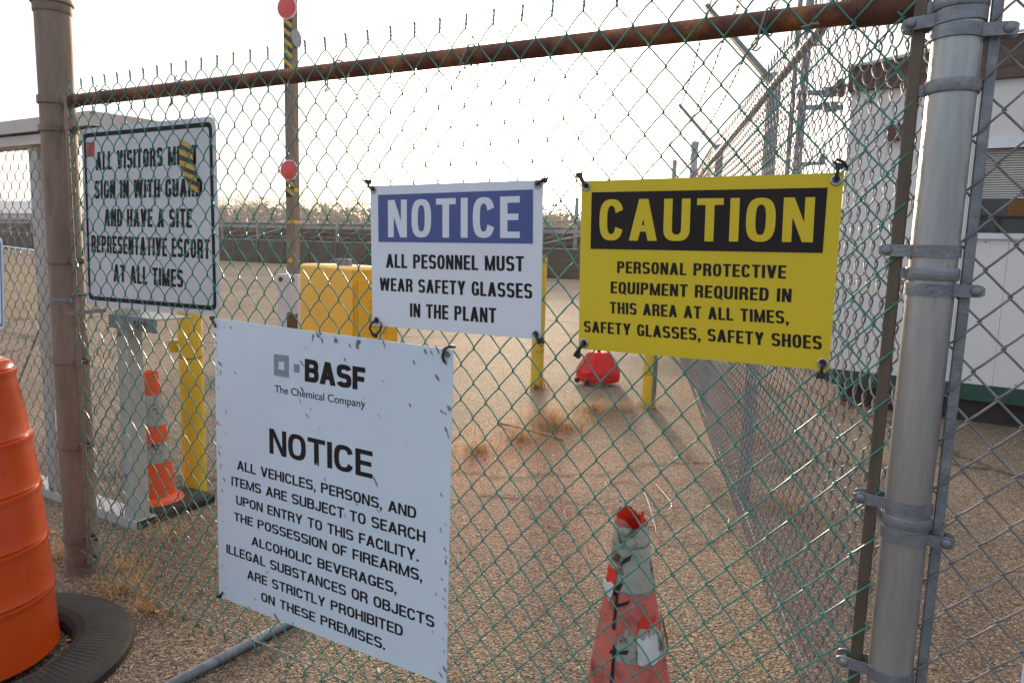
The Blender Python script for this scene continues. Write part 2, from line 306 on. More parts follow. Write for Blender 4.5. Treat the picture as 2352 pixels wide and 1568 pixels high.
# ------------------------------------------------------------------ ground
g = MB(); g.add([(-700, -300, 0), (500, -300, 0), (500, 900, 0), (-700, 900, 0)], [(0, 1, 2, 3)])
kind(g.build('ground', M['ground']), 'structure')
def sheet(name, pts, z, m, k):
    g = MB(); g.add([(x, y, z) for x, y in pts], [tuple(range(len(pts)))]); return kind(g.build(name, m), k)
lawn = [(-60, 22), (-60, 2), (-26, 3), (-14, 3.2), (-11.6, 4.0), (-11.2, 5.0), (-12.2, 6.0), (-20, 9.3), (-29, 12.6), (-45, 19)]
sheet('dry_lawn', lawn, .006, M['lawn'], 'stuff')
sheet('grass_strip', [(-90, 21.5), (-40, 21.8), (-22, 22.3), (-12, 26), (-12, 60), (-90, 60)], .010, M['strip'], 'stuff')

# loose gravel standing proud of the surface
def gravel():
    n = 22000
    x = RNG.uniform(-3.4, 2.0, n); y = -.75+RNG.power(1.0, n)*3.9; r = RNG.uniform(.0016, .0042, n)
    r[RNG.random(n) > .988] *= 2.1
    b = np.array([(1, 0, 0), (.3, .95, .1), (-.8, .6, 0), (-.8, -.6, .1), (.3, -.95, 0), (.1, .1, .75)])
    Fb = [(0, 1, 5), (1, 2, 5), (2, 3, 5), (3, 4, 5), (4, 0, 5)]
    a = RNG.uniform(0, 6.28, n); ca, sa = np.cos(a), np.sin(a)
    B = b[None]*RNG.uniform(.7, 1.3, (n, 1, 3))
    X = (B[..., 0]*ca[:, None]-B[..., 1]*sa[:, None])*r[:, None]+x[:, None]
    Y = (B[..., 0]*sa[:, None]+B[..., 1]*ca[:, None])*r[:, None]+y[:, None]
    Z = B[..., 2]*r[:, None]*.9+.0002
    V = np.stack([X, Y, Z], -1).reshape(-1, 3)
    F = (np.array(Fb)[None]+(np.arange(n)*6)[:, None, None]).reshape(-1, 3)
    me = bpy.data.meshes.new('loose_gravel'); me.from_pydata(V.tolist(), [], F.tolist()); me.materials.append(M['stone'])
    o = bpy.data.objects.new('loose_gravel', me); C.objects.link(o); kind(o, 'stuff')
gravel()

# ------------------------------------------------------------------ chain link
def chainlink(O, D, nfr, i0, i1, xf, z0, z1, H, r, top='twist', bot='knuckle', sides=5, sub=5, depth=.0058, bag=0, edge_l=False, edge_r=False):
    """Interlocked zigzag pickets. xf(i) gives distance of node column i along D; knots sit where (i+k) is even, k counted down from the top."""
    mb = MB(); D = np.array(D, float); nfr = np.array(nfr, float); O = np.array(O, float)
    K = int(round((z1-z0)/(H/2)))
    e = r*1.25
    def pt(d, dy, z, j=0): return O+D*d+nfr*(dy+bagf(d, z))+np.array([0, 0, z])
    def bagf(d, z): return bag*math.sin(d*2.1+1)*math.sin(z*2.6)
    for i in range(i0, i1):
        xa, xb = xf(i), xf(i+1); w = xb-xa; P = []
        jz = RNG.normal(0, .0012, K+2); jx = RNG.normal(0, .0008, K+2)
        for k in range(K+1):
            left = (i+k) % 2 == 0; z = z1-k*H/2
            zz = z+jz[k]*.3
            xe = (xa-e if left else xb+e)+jx[k]*.4
            P.append(pt(xe, 0, zz))
            if k == K: break
            # next extreme is on the other side; going down left->right runs behind, right->left in front
            sgn = -1 if left else 1
            xn = (xb+e if left else xa-e)+jx[k+1]*.4; zn = z1-(k+1)*H/2+jz[k+1]*.3
            for t in np.arange(1, sub+1)/(sub+1):
                # flattened helix: steeper next to the knots
                s = t-.012*math.sin(2*math.pi*t)
                s2 = t
                dy = sgn*depth*min(1, math.sin(math.pi*t)**.8*1.25)
                P.append(pt(xe+(xn-xe)*s2, dy, zz+(zn-zz)*s))
        # top ending
        left0 = i % 2 == 0
        if top == 'twist':
            x0 = xa if left0 else xb; ph = 0 if left0 else math.pi; T = []
            tilt = math.sin(round(x0/ (w*2))*12.9898)*.10
            for q in range(9):
                a = ph+q*1.15; T.append(pt(x0+math.cos(a)*r*1.1+tilt*q*.003, math.sin(a)*r*1.1, z1+.002+q*.0031))
            T.append(pt(x0+(.0028 if left0 else -.0028)+tilt*.028, .002, z1+.0305))
            P = T[::-1]+P
        elif top == 'knuckle':
            x0 = xa if left0 else xb; sg = 1 if left0 else -1
            P = [pt(x0+sg*.010, .006, z1-.006), pt(x0+sg*.004, .007, z1+.001), pt(x0-sg*.002, .004, z1+.004)]+P
        leftK = (i+K) % 2 == 0
        if bot == 'knuckle':
            x0 = xa if leftK else xb; sg = 1 if leftK else -1; zb = z1-K*H/2
            P = P+[pt(x0-sg*.004, -.003, zb-.009), pt(x0-sg*.001, -.006, zb-.019), pt(x0+sg*.006, -.007, zb-.017), pt(x0+sg*.007, -.006, zb-.004), pt(x0+sg*.006, -.005, zb+.006)]
        mb.tube(P, r, sides)
    return mb
def xgate(i):  # column i: 0 -> x = -1.181 (z knot 1.6140)
    k = i/2; return -1.181+.0727*k+.00006*k*k
FENCE = thing('chain_link_fence', 'green vinyl chain link panel with rusty top rail, carrying the warning signs', 'fence', (-1.35, 0, 0))
i0 = -41; i1 = 31
mb = chainlink((0, 0, 0), (1, 0, 0), (0, -1, 0), i0, i1, xgate, .0102, 1.7855, .0866, .00175, sides=6, sub=6, bag=.006)
o = mb.build('chain_link_mesh', M['vinyl'], FENCE, True)
# top rail, rusty with sleeve at the post
X = np.linspace(-2.645, -.05, 60)
rail = MB(); rail.tube([(x, .031, 1.752+.004-.0125*(x+2.7)) for x in X], .0205, 20); rail.build('top_rail', M['rust'], FENCE, True)
q_ = MB(); q_.tube([(-2.690, .031, 1.7555), (-2.63, .031, 1.755)], .0245, 16); q_.build('rail_end_cup', M['post_brown'], FENCE, True)
sl_ = MB(); sl_.tube([(-.155, .031, 1.7241), (-.045, .031, 1.7228)], .0265, 20); sl_.tube([(-.160, .031, 1.7241), (-.150, .031, 1.724)], .0285, 20)
sl_.build('rail_end_cup', M['rust_patch'], FENCE, True)
# bottom tension wire
tw = MB(); tw.tube([(x, -.004, .046+.0*x+.05*max(0, (-2.33-x)/.3)+.003*math.sin(x*7)) for x in np.linspace(-2.70, -.05, 50)], .002, 6); tw.build('tension_wire', M['galv'], FENCE, True)
# tension bars (rolled flat bars woven through the last diamonds)
tb = MB(); tb.bbox((-.0505, 0, .90), (.0205, .0062, 1.92), .0025); tb.build('tension_bar', M['bar_brown'], FENCE)
tb = MB(); tb.bbox((-2.632, 0, .92), (.018, .006, 1.72), .0025); tb.build('tension_bar', M['post_brown'], FENCE)
# ties holding the mesh to the rail
for x in (-2.45, -2.03, -1.38, -.965, -.30):
    zr = 1.756-.0125*(x+2.7)
    ties = MB()
    P = [(x+.004*math.cos(a), .031+.0245*math.cos(a), zr+.0245*math.sin(a)) for a in np.linspace(-2.6, 2.6, 14)]
    P = [(x-.012, -.006, zr-.05), (x-.008, -.008, zr-.025)]+P[::-1]+[(x+.012, -.008, zr+.02), (x+.022, -.004, zr+.03)]
    ties.tube(P, .0019, 6)
    ties.tube([(x-.012, -.006, zr-.05), (x-.018, -.01, zr-.058), (x-.010, -.014, zr-.062), (x-.004, -.008, zr-.054)], .0019, 6)
    ties.build('wire_tie', M['galv'], FENCE, True)
ties = MB(); ties.tube([(-.235+.006*math.cos(a)+t*.03, -.012+.006*math.sin(a), 1.695+t*.006) for t, a in ((q/14, q*1.2) for q in range(15))], .0022, 6)
ties.build('wire_tie', M['galv'], FENCE, True)

def ring_path(c, R, a0, a1, n=30): return [(c[0]+R*math.cos(a), c[1]+R*math.sin(a)) for a in np.linspace(a0, a1, n)]
def brace_band(parent, c, R, z, h, side, tip, m, th=.003, gap=.017, tilt=0.0):
    """band round a post with two flat ears reaching to 'tip' on one side and a bolt through them"""
    s = side; a = math.asin(min(.9, gap/R))
    if s < 0: P = ring_path(c, R, math.pi-a, -math.pi+a)
    else: P = ring_path(c, R, a, 2*math.pi-a)
    st = P[0]; en = P[-1]
    pre = [(tip, c[1]+gap*.75*(1)), (tip-s*.004, c[1]+gap*.75), (tip-s*.010, c[1]+gap*.78), ((tip+st[0])/2, c[1]+gap*.85)]
    post = [((tip+en[0])/2, c[1]-gap*.85), (tip-s*.010, c[1]-gap*.78), (tip-s*.004, c[1]-gap*.75), (tip, c[1]-gap*.75)]
    full = pre+P+post; hz = [h*.28, h*.42, h/2, h/2]+[h/2]*len(P)+[h/2, h/2, h*.42, h*.28]
    zc = [z-tilt*(q[0]-c[0]) for q in full]
    mb = MB(); 
    mb.strip([full[i] for i in range(len(full))], hz, zc, -th if s < 0 else th)
    o = mb.build('brace_band', m, parent)
    bx = tip-s*.013; bz = z-tilt*(bx-c[0]); y0 = c[1]-gap*.78-th
    M3 = Matrix.Rotation(math.pi/2, 3, 'X')
    b = MB(); b.lathe([(.0085, 0), (.0083, .0015), (.006, .004), (.0028, .0052), (.0001, .0055)], (bx, y0, bz), 16, M3=M3)
    b.tube([(bx, y0, bz), (bx, c[1]+gap+.008, bz)], .004, 8); b.build('bolt', M['galv_fit'], o, True)
    return o
# ------------------------------------------------------------------ steel post on the right
PR = thing('steel_post', 'shiny galvanised post with clamp bands between the green and grey fences', 'post', (.006, .0, 0))
p = MB(); p.lathe([(.0368, 0), (.0368, 1.96)], (.006, 0, 0), 40); p.build('pipe', M['galv_post'], PR, True)
p = MB(); p.lathe([(.0405, 1.955), (.0405, 2.0), (.034, 2.015), (.02, 2.03), (.0002, 2.036)], (.006, 0, 0), 32); p.build('cap', M['galv_fit'], PR, True)
for z, s, tip, tl in ((1.684, -1, -.075, -.05), (1.660, 1, .088, .03), (1.308, -1, -.078, 0), (1.244, 1, .084, 0), (.861, -1, -.081, .0), (.808, 1, .083, 0), (.541, -1, -.083, .0)):
    brace_band(PR, (.006, 0), .0372, z, .0205, s, tip, M['galv_fit'], tilt=tl)
for z in (1.575, 1.270, .834, 1.707):
    c_ = MB(); h = .021
    c_.lathe([(.0372, z-h/2), (.0398, z-h/2), (.0412, z-h/2+.003), (.0412, z+h/2-.003), (.0398, z+h/2), (.0372, z+h/2)], (.006, 0, 0), 36)
    c_.box((-.038, .004, z), (.018, .012, .018)); 
    c_.build('collar', M['galv_fit'], PR, True)

# ------------------------------------------------------------------ grey fence panel right of the post
F2 = thing('chain_link_fence', 'bare grey chain link panel to the right of the shiny post', 'fence', (.9, 0, 0))
mb = chainlink((0, 0, 0), (1, 0, 0), (0, -1, 0), 0, 50, lambda i: .0435+.0380*i, .02, 1.9192, .0853, .00205, sides=7, sub=6, top='twist')
# shift phase so a knot sits at z = 1.278 on column x = .081
o = mb.build('chain_link_mesh', M['galv'], F2, True)
tb = MB(); tb.bbox((.0565, 0, .95), (.0175, .0058, 1.98), .0025); tb.build('tension_bar', M['galv_fit'], F2)
p = MB(); p.lathe([(.03, 0), (.03, 2.05)], (1.96, .04, 0), 24); p.build('post', M['galv_post'], F2, True)
r_ = MB(); r_.tube([(.04, .028, 1.90), (1.96, .028, 1.90)], .02, 16); r_.build('top_rail', M['galv_post'], F2, True)
# sliver of a white sign on it
sg = thing('warning_sign', 'pale blue-white sign plate at the lower right edge on the grey fence', 'sign', (.27, -.02, .4))
b = MB(); b.bbox((.30, -.018, .45), (.205, .003, .36), .001); b.build('panel', M['sign_white'], sg)

# ------------------------------------------------------------------ left brown post
PL = thing('gate_post', 'thick brown weathered post with dome cap left of the visitor sign', 'post', (-2.74, .03, 0))
c0 = (-2.74, .03); R0 = .0575
p = MB(); p.lathe([(R0, 0), (R0, 2.10)], (*c0, 0), 48); p.build('pipe', M['post_brown'], PL, True)
p = MB(); prof = [(.0595, 2.055), (.0615, 2.058), (.0615, 2.083), (.068, 2.088), (.068, 2.095), (.0625, 2.098)]+[(.0625*math.cos(a), 2.098+.048*math.sin(a)) for a in np.linspace(.1, 1.55, 8)]+[(.0001, 2.147)]
p.lathe(prof, (*c0, 0), 40); p.build('cap', M['post_brown'], PL, True)
for z, h in ((1.760, .026), (1.662, .021), (1.196, .020), (.829, .021), (.507, .023), (.143, .026), (.057, .026)):
    brace_band(PL, c0, R0+.0008, z, h, 1, -2.648, M['post_brown'], gap=.014, th=.0055)
st = MB(); st.strip(ring_path(c0, R0+.001, math.radians(180), math.radians(345), 20)+[(-2.66, -.004), (-2.635, -.008)], .0065, 1.056, .003)
st.build('strap', M['galv_fit'], PL)
w_ = MB(); w_.bbox((-2.771, -.0210, .60), (.018, .002, .075), .0005, rz=-.30); w_.build('white_tape', M['trim_white'], PL)

# ------------------------------------------------------------------ lettering
def ringpts(x0, y0, x1, y1, t, th, a0, a1, n=14, p=2.7):
    cx, cy, rx, ry = (x0+x1)/2, (y0+y1)/2, (x1-x0)/2, (y1-y0)/2; o = []; q = []
    for a in np.linspace(math.radians(a0), math.radians(a1), n):
        ca, sa = math.cos(a), math.sin(a); f = lambda v, e: math.copysign(abs(v)**(2/e), v)
        o.append((cx+rx*f(ca, p), cy+ry*f(sa, p))); q.append((cx+(rx-t)*f(ca, p), cy+(ry-th)*f(sa, p)))
    return o, q
def glyph(ch, w, t):
    """list of quads/polys in a box [0,w] x [0,1]; t = stem thickness"""
    h = t*.88; Q = []; 
    R = lambda x0, y0, x1, y1: Q.append([(x0, y0), (x1, y0), (x1, y1), (x0, y1)])
    def ring(x0, y0, x1, y1, a0, a1, n=14, p=2.7):
        o, q = ringpts(x0, y0, x1, y1, t, h, a0, a1, n, p)
        for i in range(n-1): Q.append([o[i], o[i+1], q[i+1], q[i]])
    def D(x0, y0, x1, y1, hw): Q.append([(x0-hw, y0), (x0+hw, y0), (x1+hw, y1), (x1-hw, y1)])
    m = t*.56
    if ch == 'A': w = w*1.12; D(m, 0, w/2, 1, m); D(w-m, 0, w/2, 1, m); R(w*.22, .22, w*.78, .22+h)
    elif ch == 'B': R(0, 0, t, 1); R(t, 1-h, w*.55, 1); R(t, 0, w*.55, h); R(t, .5-h*.4, w*.55, .5+h*.6); ring(.1*w, .5-h*.4, w*.97, 1, -90, 90, 12); ring(.1*w, 0, w, .5+h*.6, -90, 90, 12)
    elif ch in 'CG':
        ring(0, 0, w, 1, 22, 180, 14); ring(0, 0, w, 1, 180, 338 if ch == 'C' else 350, 14)
        if ch == 'G': R(w-t, .06, w, .5); R(w*.55, .5-h, w-t, .5)
    elif ch == 'D': R(0, 0, t, 1); R(t, 1-h, w*.5, 1); R(t, 0, w*.5, h); ring(-.1*w, 0, w, 1, -90, 90, 18)
    elif ch == 'E': R(0, 0, t, 1); w *= .86; R(t, 1-h, w, 1); R(t, 0, w, h); R(t, .5-h*.45, w*.93, .5+h*.55)
    elif ch == 'F': R(0, 0, t, 1); w *= .84; R(t, 1-h, w, 1); R(t, .48-h*.5, w*.92, .48+h*.5)
    elif ch == 'H': R(0, 0, t, 1); R(w-t, 0, w, 1); R(t, .5-h*.5, w-t, .5+h*.5)
    elif ch == 'I': w = t; R(0, 0, t, 1)
    elif ch == 'J': w *= .85; R(w-t, .3, w, 1); ring(0, 0, w, .62, 180, 360, 14)
    elif ch == 'L': R(0, 0, t, 1); w *= .82; R(t, 0, w, h)
    elif ch == 'M': w *= 1.28; R(0, 0, t*.92, 1); R(w-t*.92, 0, w, 1); D(w/2, 0, t*.55, 1, m*.7); D(w/2, 0, w-t*.55, 1, m*.7)
    elif ch == 'N': R(0, 0, t*.95, 1); R(w-t*.95, 0, w, 1); D(w-t*.6, 0, t*.6, 1, m*.85)
    elif ch in 'OQ':
        ring(0, 0, w, 1, 0, 360, 33)
        if ch == 'Q': Q.append([(w*.52, .2), (w*.68, .27), (w*1.06, -.04), (w*.9, -.11)])
    elif ch in 'PR':
        R(0, 0, t, 1); R(t, 1-h, w*.5, 1); R(t, .42, w*.5, .42+h); ring(-.05*w, .42, w*.98, 1, -90, 90, 14)
        if ch == 'R': R(w-t-.02*w, 0, w-.01*w, .34); Q.append([(w*.97-t, .33), (w*.97, .33), (w*.84, .50), (w*.5, .43)])
    elif ch == 'S': ring(0, .5-h*.5, w, 1, 16, 270, 22); ring(0, 0, w, .5+h*.5, 90, -164, 22)
    elif ch == 'T': R(0, 1-h, w*.96, 1); w *= .96; R(w/2-t/2, 0, w/2+t/2, 1-h)
    elif ch == 'U': R(0, .3, t, 1); R(w-t, .3, w, 1); ring(0, 0, w, .62, 180, 360, 16)
    elif ch == 'V': w = w*1.1; D(w/2, 0, m, 1, m); D(w/2, 0, w-m, 1, m)
    elif ch == 'W': w = w*1.6; D(w*.27, 0, m, 1, m); D(w*.27, 0, w/2, 1, m*.9); D(w*.73, 0, w/2, 1, m*.9); D(w*.73, 0, w-m, 1, m)
    elif ch == 'Y': w = w*1.08; R(w/2-t/2, 0, w/2+t/2, .42); D(w/2, .38, m, 1, m); D(w/2, .38, w-m, 1, m)
    elif ch == '.': w = t; R(0, 0, t, t*1.05)
    elif ch == ',': w = t; R(0, 0, t, t*1.05); Q.append([(t*.45, 0), (t, 0), (t*.35, -t*1.2), (0, -t*1.0)])
    elif ch == ' ': w = w*.52
    return Q, w
def textline(own, s, corners, yp, w=.48, t=.168, gap=.09, th=.0002, name='text_line', m='sign_black'):
    mb = MB()
    BL, TL, BR, TR = [np.array(c) for c in corners]; x = 0; polys = []
    for ch in s:
        q, adv = glyph(ch, w, t); polys += [[(x+a, b) for a, b in pl] for pl in q]; x += adv+gap
    x -= gap
    for n, pl in enumerate(polys):
        V = []
        for a, b in pl:
            u = a/x; P = (BL*(1-u)+BR*u)*(1-b)+(TL*(1-u)+TR*u)*b; V.append((P[0], yp-(n % 7)*.00002, P[1]))
        mb.prism(V, (0, 0, 0), (0, -th, 0))
    return mb.build(name, M[m], own)
def quad_panel(corners, y, th, nx=10, nz=8, bow=0):
    """slightly bowed sheet from its four corners TL,TR,BR,BL (x,z); front face at y"""
    TL, TR, BR, BL = [np.array(c) for c in corners]; mb = MB(); V = []
    for s in (0, 1):
        for j in range(nz+1):
            for i in range(nx+1):
                u, v = i/nx, j/nz; P = (TL*(1-u)+TR*u)*(1-v)+(BL*(1-u)+BR*u)*v
                V.append((P[0], y+s*th-bow*math.sin(math.pi*u)*math.sin(math.pi*v), P[1]))
    F = []; K = (nx+1)*(nz+1); a = lambda i, j: j*(nx+1)+i
    for j in range(nz):
        for i in range(nx):
            F.append((a(i, j), a(i+1, j), a(i+1, j+1), a(i, j+1))); F.append((K+a(i, j), K+a(i, j+1), K+a(i+1, j+1), K+a(i+1, j)))
    for i in range(nx): F.append((a(i, 0), K+a(i, 0), K+a(i+1, 0), a(i+1, 0))); F.append((a(i, nz), a(i+1, nz), K+a(i+1, nz), K+a(i, nz)))
    for j in range(nz): F.append((a(0, j), a(0, j+1), K+a(0, j+1), K+a(0, j))); F.append((a(nx, j), K+a(nx, j), K+a(nx, j+1), a(nx, j+1)))
    mb.add(V, F); return mb
def flat(mb, pts, y, th=.0005): mb.prism([(x, y, z) for x, z in pts], (0, 0, 0), (0, -th, 0))
def grommet(parent, x, z, y, R=.0098):
    M3 = Matrix.Rotation(math.pi/2, 3, 'X')
    g = MB(); g.lathe([(R*.52, 0), (R, 0), (R, .0012), (R*.8, .0024), (R*.6, .0018), (R*.52, 0)], (x, y, z), 24, M3=M3, caps=False)
    o = g.build('grommet', M['grommet'], parent, True)
    g = MB(); g.lathe([(.0001, 0), (R*.55, 0), (R*.55, .0004), (.0001, .0004)], (x, y, z), 20, M3=M3, caps=False); g.build('hole', M['glass'], o, True)
def cable_tie(parent, path, head, hd=(.012, .008, .011), rz=0, tail=None, ry=0):
    P = np.array(path, float); mb = MB(); mb.tube(P, .0032, 6)
    mb.box(head, hd, rz, 0, ry)
    if tail is not None: mb.tube(tail, [.003]*(len(tail)-1)+[.0015], 6)
    return mb.build('cable_tie', M['black_plastic'], parent)

# CAUTION
SC = thing('caution_sign', 'yellow CAUTION safety glasses banner with black header tied near the right post', 'sign', (-.395, -.016, 1.08))
cc = [(-.6523, 1.4368), (-.1440, 1.4414), (-.1404, 1.0880), (-.6426, 1.0793)]
quad_panel(cc, -.0148, .0014, bow=.0).build('panel', M['sign_yellow'], SC)
b = MB(); flat(b, [(-.6242, 1.2952), (-.1678, 1.3002), (-.1689, 1.4158), (-.6269, 1.413)], -.0151); b.build('header_block', M['sign_black'], SC)
textline(SC, 'CAUTION', [[-.6051, 1.3134], [-.6073, 1.3982], [-.1856, 1.3188], [-.1879, 1.3991]], -.0158, w=.54, t=.175, gap=.13, name='header_lettering', m='sign_yellow')
textline(SC, 'PERSONAL PROTECTIVE', [[-.5615, 1.2468], [-.5621, 1.2711], [-.2269, 1.251], [-.228, 1.2755]], -.0151, gap=.085)
textline(SC, 'EQUIPMENT REQUIRED IN', [[-.5739, 1.2039], [-.5745, 1.2287], [-.2144, 1.2081], [-.2151, 1.2329]], -.0151, gap=.085)
textline(SC, 'THIS AREA AT ALL TIMES,', [[-.5735, 1.1615], [-.5747, 1.1858], [-.2153, 1.1673], [-.2171, 1.1916]], -.0151, gap=.085)
textline(SC, 'SAFETY GLASSES, SAFETY SHOES', [[-.6312, 1.1169], [-.6323, 1.1411], [-.155, 1.125], [-.1568, 1.15]], -.0151, gap=.085)
for x, z in ((-.1557, 1.4282), (-.6401, 1.4252), (-.1514, 1.1006), (-.6300, 1.0927)): grommet(SC, x, z, -.0152)
cable_tie(SC, [(-.1557, -.020, 1.428), (-.1545, -.024, 1.440), (-.152, -.022, 1.449), (-.148, -.010, 1.457), (-.145, .004, 1.458)], (-.1515, -.022, 1.452), (.013, .009, .010), tail=[(-.152, -.024, 1.452), (-.160, -.027, 1.459), (-.156, -.030, 1.463), (-.146, -.022, 1.459), (-.140, -.02, 1.450), (-.138, -.02, 1.444)])
cable_tie(SC, [(-.6401, -.020, 1.425), (-.645, -.023, 1.432), (-.652, -.020, 1.441), (-.660, -.012, 1.450)], (-.657, -.016, 1.449), (.013, .009, .009), tail=[(-.645, -.020, 1.436), (-.651, -.02, 1.446), (-.663, -.02, 1.452)])
cable_tie(SC, [(-.1514, -.020, 1.1006), (-.1512, -.024, 1.094), (-.1512, -.024, 1.086), (-.1515, -.018, 1.078)], (-.1517, -.021, 1.078), (.014, .010, .011))
cable_tie(SC, [(-.6300, -.020, 1.0927), (-.633, -.024, 1.086), (-.638, -.022, 1.076), (-.643, -.012, 1.066)], (-.6435, -.016, 1.066), (.014, .010, .012), ry=.5, tail=[(-.637, -.021, 1.084), (-.643, -.022, 1.073), (-.650, -.022, 1.062)])

# NOTICE safety glasses
SN = thing('notice_sign', 'small white NOTICE safety glasses banner with blue header beside the yellow one', 'sign', (-.99, -.016, 1.08))
quad_panel([(-1.2379, 1.4359), (-.7437, 1.4415), (-.7368, 1.0902), (-1.2289, 1.0827)], -.0148, .0014).build('panel', M['sign_white2'], SN)
b = MB(); flat(b, [(-1.2095, 1.2969), (-.7644, 1.3029), (-.7684, 1.4208), (-1.2117, 1.4134)], -.0151); b.build('header_block', M['sign_blue'], SN)
textline(SN, 'NOTICE', [[-1.178, 1.3088], [-1.179, 1.4003], [-.7979, 1.3143], [-.8007, 1.407]], -.0158, w=.54, t=.175, gap=.13, name='header_lettering', m='sign_white2')
textline(SN, 'ALL PESONNEL MUST', [[-1.1849, 1.2329], [-1.1851, 1.2671], [-.7849, 1.2403], [-.7862, 1.2744]], -.0151, gap=.08)
textline(SN, 'WEAR SAFETY GLASSES', [[-1.2054, 1.1743], [-1.2056, 1.2065], [-.7613, 1.1805], [-.7626, 1.2142]], -.0151, gap=.08)
textline(SN, 'IN THE PLANT', [[-1.1067, 1.114], [-1.1071, 1.1478], [-.8543, 1.1179], [-.8553, 1.1529]], -.0151, gap=.08)
for x, z in ((-1.2274, 1.4264), (-.7569, 1.4318), (-1.2139, 1.0976), (-.7490, 1.1018)): grommet(SN, x, z, -.0152)
cable_tie(SN, [(-1.2274, -.020, 1.4264), (-1.234, -.024, 1.433), (-1.240, -.022, 1.442), (-1.246, -.010, 1.449)], (-1.243, -.016, 1.446), (.014, .009, .010), tail=[(-1.236, -.021, 1.438), (-1.248, -.022, 1.447), (-1.262, -.020, 1.452)])
cable_tie(SN, [(-.757, -.020, 1.4318), (-.750, -.023, 1.436), (-.742, -.020, 1.441), (-.736, -.008, 1.444)], (-.742, -.016, 1.440), (.010, .008, .010))
cable_tie(SN, [(-1.2139, -.020, 1.0976), (-1.225, -.024, 1.088), (-1.229, -.026, 1.075), (-1.222, -.024, 1.064), (-1.211, -.022, 1.060)], (-1.215, -.022, 1.059), (.013, .009, .009), ry=.5, tail=[(-1.210, -.022, 1.062), (-1.196, -.024, 1.072), (-1.192, -.024, 1.085), (-1.199, -.018, 1.094)])
cable_tie(SN, [(-.749, -.020, 1.1018), (-.744, -.023, 1.097), (-.738, -.022, 1.090), (-.731, -.010, 1.083)], (-.735, -.018, 1.088), (.014, .010, .011), ry=-.5)

# large company notice
SB = thing('notice_sign', 'large scratched white square NOTICE sign with company logo, lowest on the green fence', 'sign', (-1.42, -.016, .16))
quad_panel([(-1.8559, 1.0533), (-.9747, 1.0437), (-.9774, .1681), (-1.8689, .1549)], -.0148, .0022, nx=16, nz=14).build('panel', M['sign_white'], SB)
b = MB(); yb = -.0151
def ringq(o, i, y):
    for a in range(4): c = (a+1) % 4; flat(b, [o[a], o[c], i[c], i[a]], y)
ringq([(-1.5982, .9083), (-1.5385, .9084), (-1.5373, .9707), (-1.5974, .9705)], [(-1.5801, .9272), (-1.5560, .9278), (-1.5555, .9518), (-1.5796, .9513)], yb)
b.build('logo_square', M['sign_grey'], SB); b = MB(); flat(b, [(-1.518, .927), (-1.4964, .9274), (-1.4954, .9507), (-1.5176, .9504)], yb); b.build('logo_square', M['sign_grey'], SB)
textline(SB, 'BASF', [[-1.4753, .9054], [-1.4744, .9697], [-1.2532, .9066], [-1.2533, .9685]], yb, w=.76, t=.25, gap=.05, name='logo_lettering')
textline(SB, 'NOTICE', [[-1.6229, .6729], [-1.6224, .7486], [-1.2267, .6716], [-1.2278, .7459]], yb, w=.76, t=.195, gap=.08)
for s_, c_ in (('ALL VEHICLES, PERSONS, AND', [[-1.7676, .5959], [-1.7666, .6261], [-1.0802, .5935], [-1.0806, .6241]]),
               ('ITEMS ARE SUBJECT TO SEARCH', [[-1.7954, .5409], [-1.7943, .5705], [-1.0497, .5356], [-1.0502, .5673]]),
               ('UPON ENTRY TO THIS FACILITY.', [[-1.7754, .4846], [-1.7745, .5134], [-1.0704, .4793], [-1.0709, .5110]]),
               ('THE POSSESSION OF FIREARMS,', [[-1.7876, .4293], [-1.7867, .4569], [-1.0586, .4284], [-1.0591, .4606]]),
               ('ALCOHOLIC BEVERAGES,', [[-1.7098, .3687], [-1.7089, .397], [-1.1431, .3708], [-1.1434, .4020]]),
               ('ILLEGAL SUBSTANCES OR OBJECTS', [[-1.8274, .3138], [-1.8263, .3436], [-1.0176, .3131], [-1.0182, .3450]]),
               ('ARE STRICTLY PROHIBITED', [[-1.7327, .2546], [-1.7318, .2839], [-1.1204, .2566], [-1.1207, .288]]),
               ('ON THESE PREMISES.', [[-1.6714, .1992], [-1.6707, .2276], [-1.1813, .1983], [-1.1815, .2296]])):
    textline(SB, s_, c_, yb, w=.70, t=.182, gap=.075)
tcu = bpy.data.curves.new('small_lettering', 'FONT'); tcu.body = 'The Chemical Company'; tcu.size = 1; tcu.extrude = .008; tcu.offset = .004
to = bpy.data.objects.new('small_lettering', tcu); C.objects.link(to)
dg = bpy.context.evaluated_depsgraph_get(); me = bpy.data.meshes.new_from_object(to.evaluated_get(dg)); bpy.data.objects.remove(to)
vv = np.array([v.co for v in me.vertices]); x0, x1 = vv[:, 0].min(), vv[:, 0].max()
cap = .69; q = np.zeros_like(vv); q[:, 0] = -1.5963+(vv[:, 0]-x0)/(x1-x0)*(.3432); q[:, 2] = .8589+vv[:, 1]/cap*.0212+(q[:, 0]+1.5963)*.005; q[:, 1] = yb-vv[:, 2]*.03
me.vertices.foreach_set('co', (q-np.array(SB.location)).ravel()); me.materials.append(M['sign_black']); me.update()
to = bpy.data.objects.new('small_lettering', me); C.objects.link(to); to.parent = SB
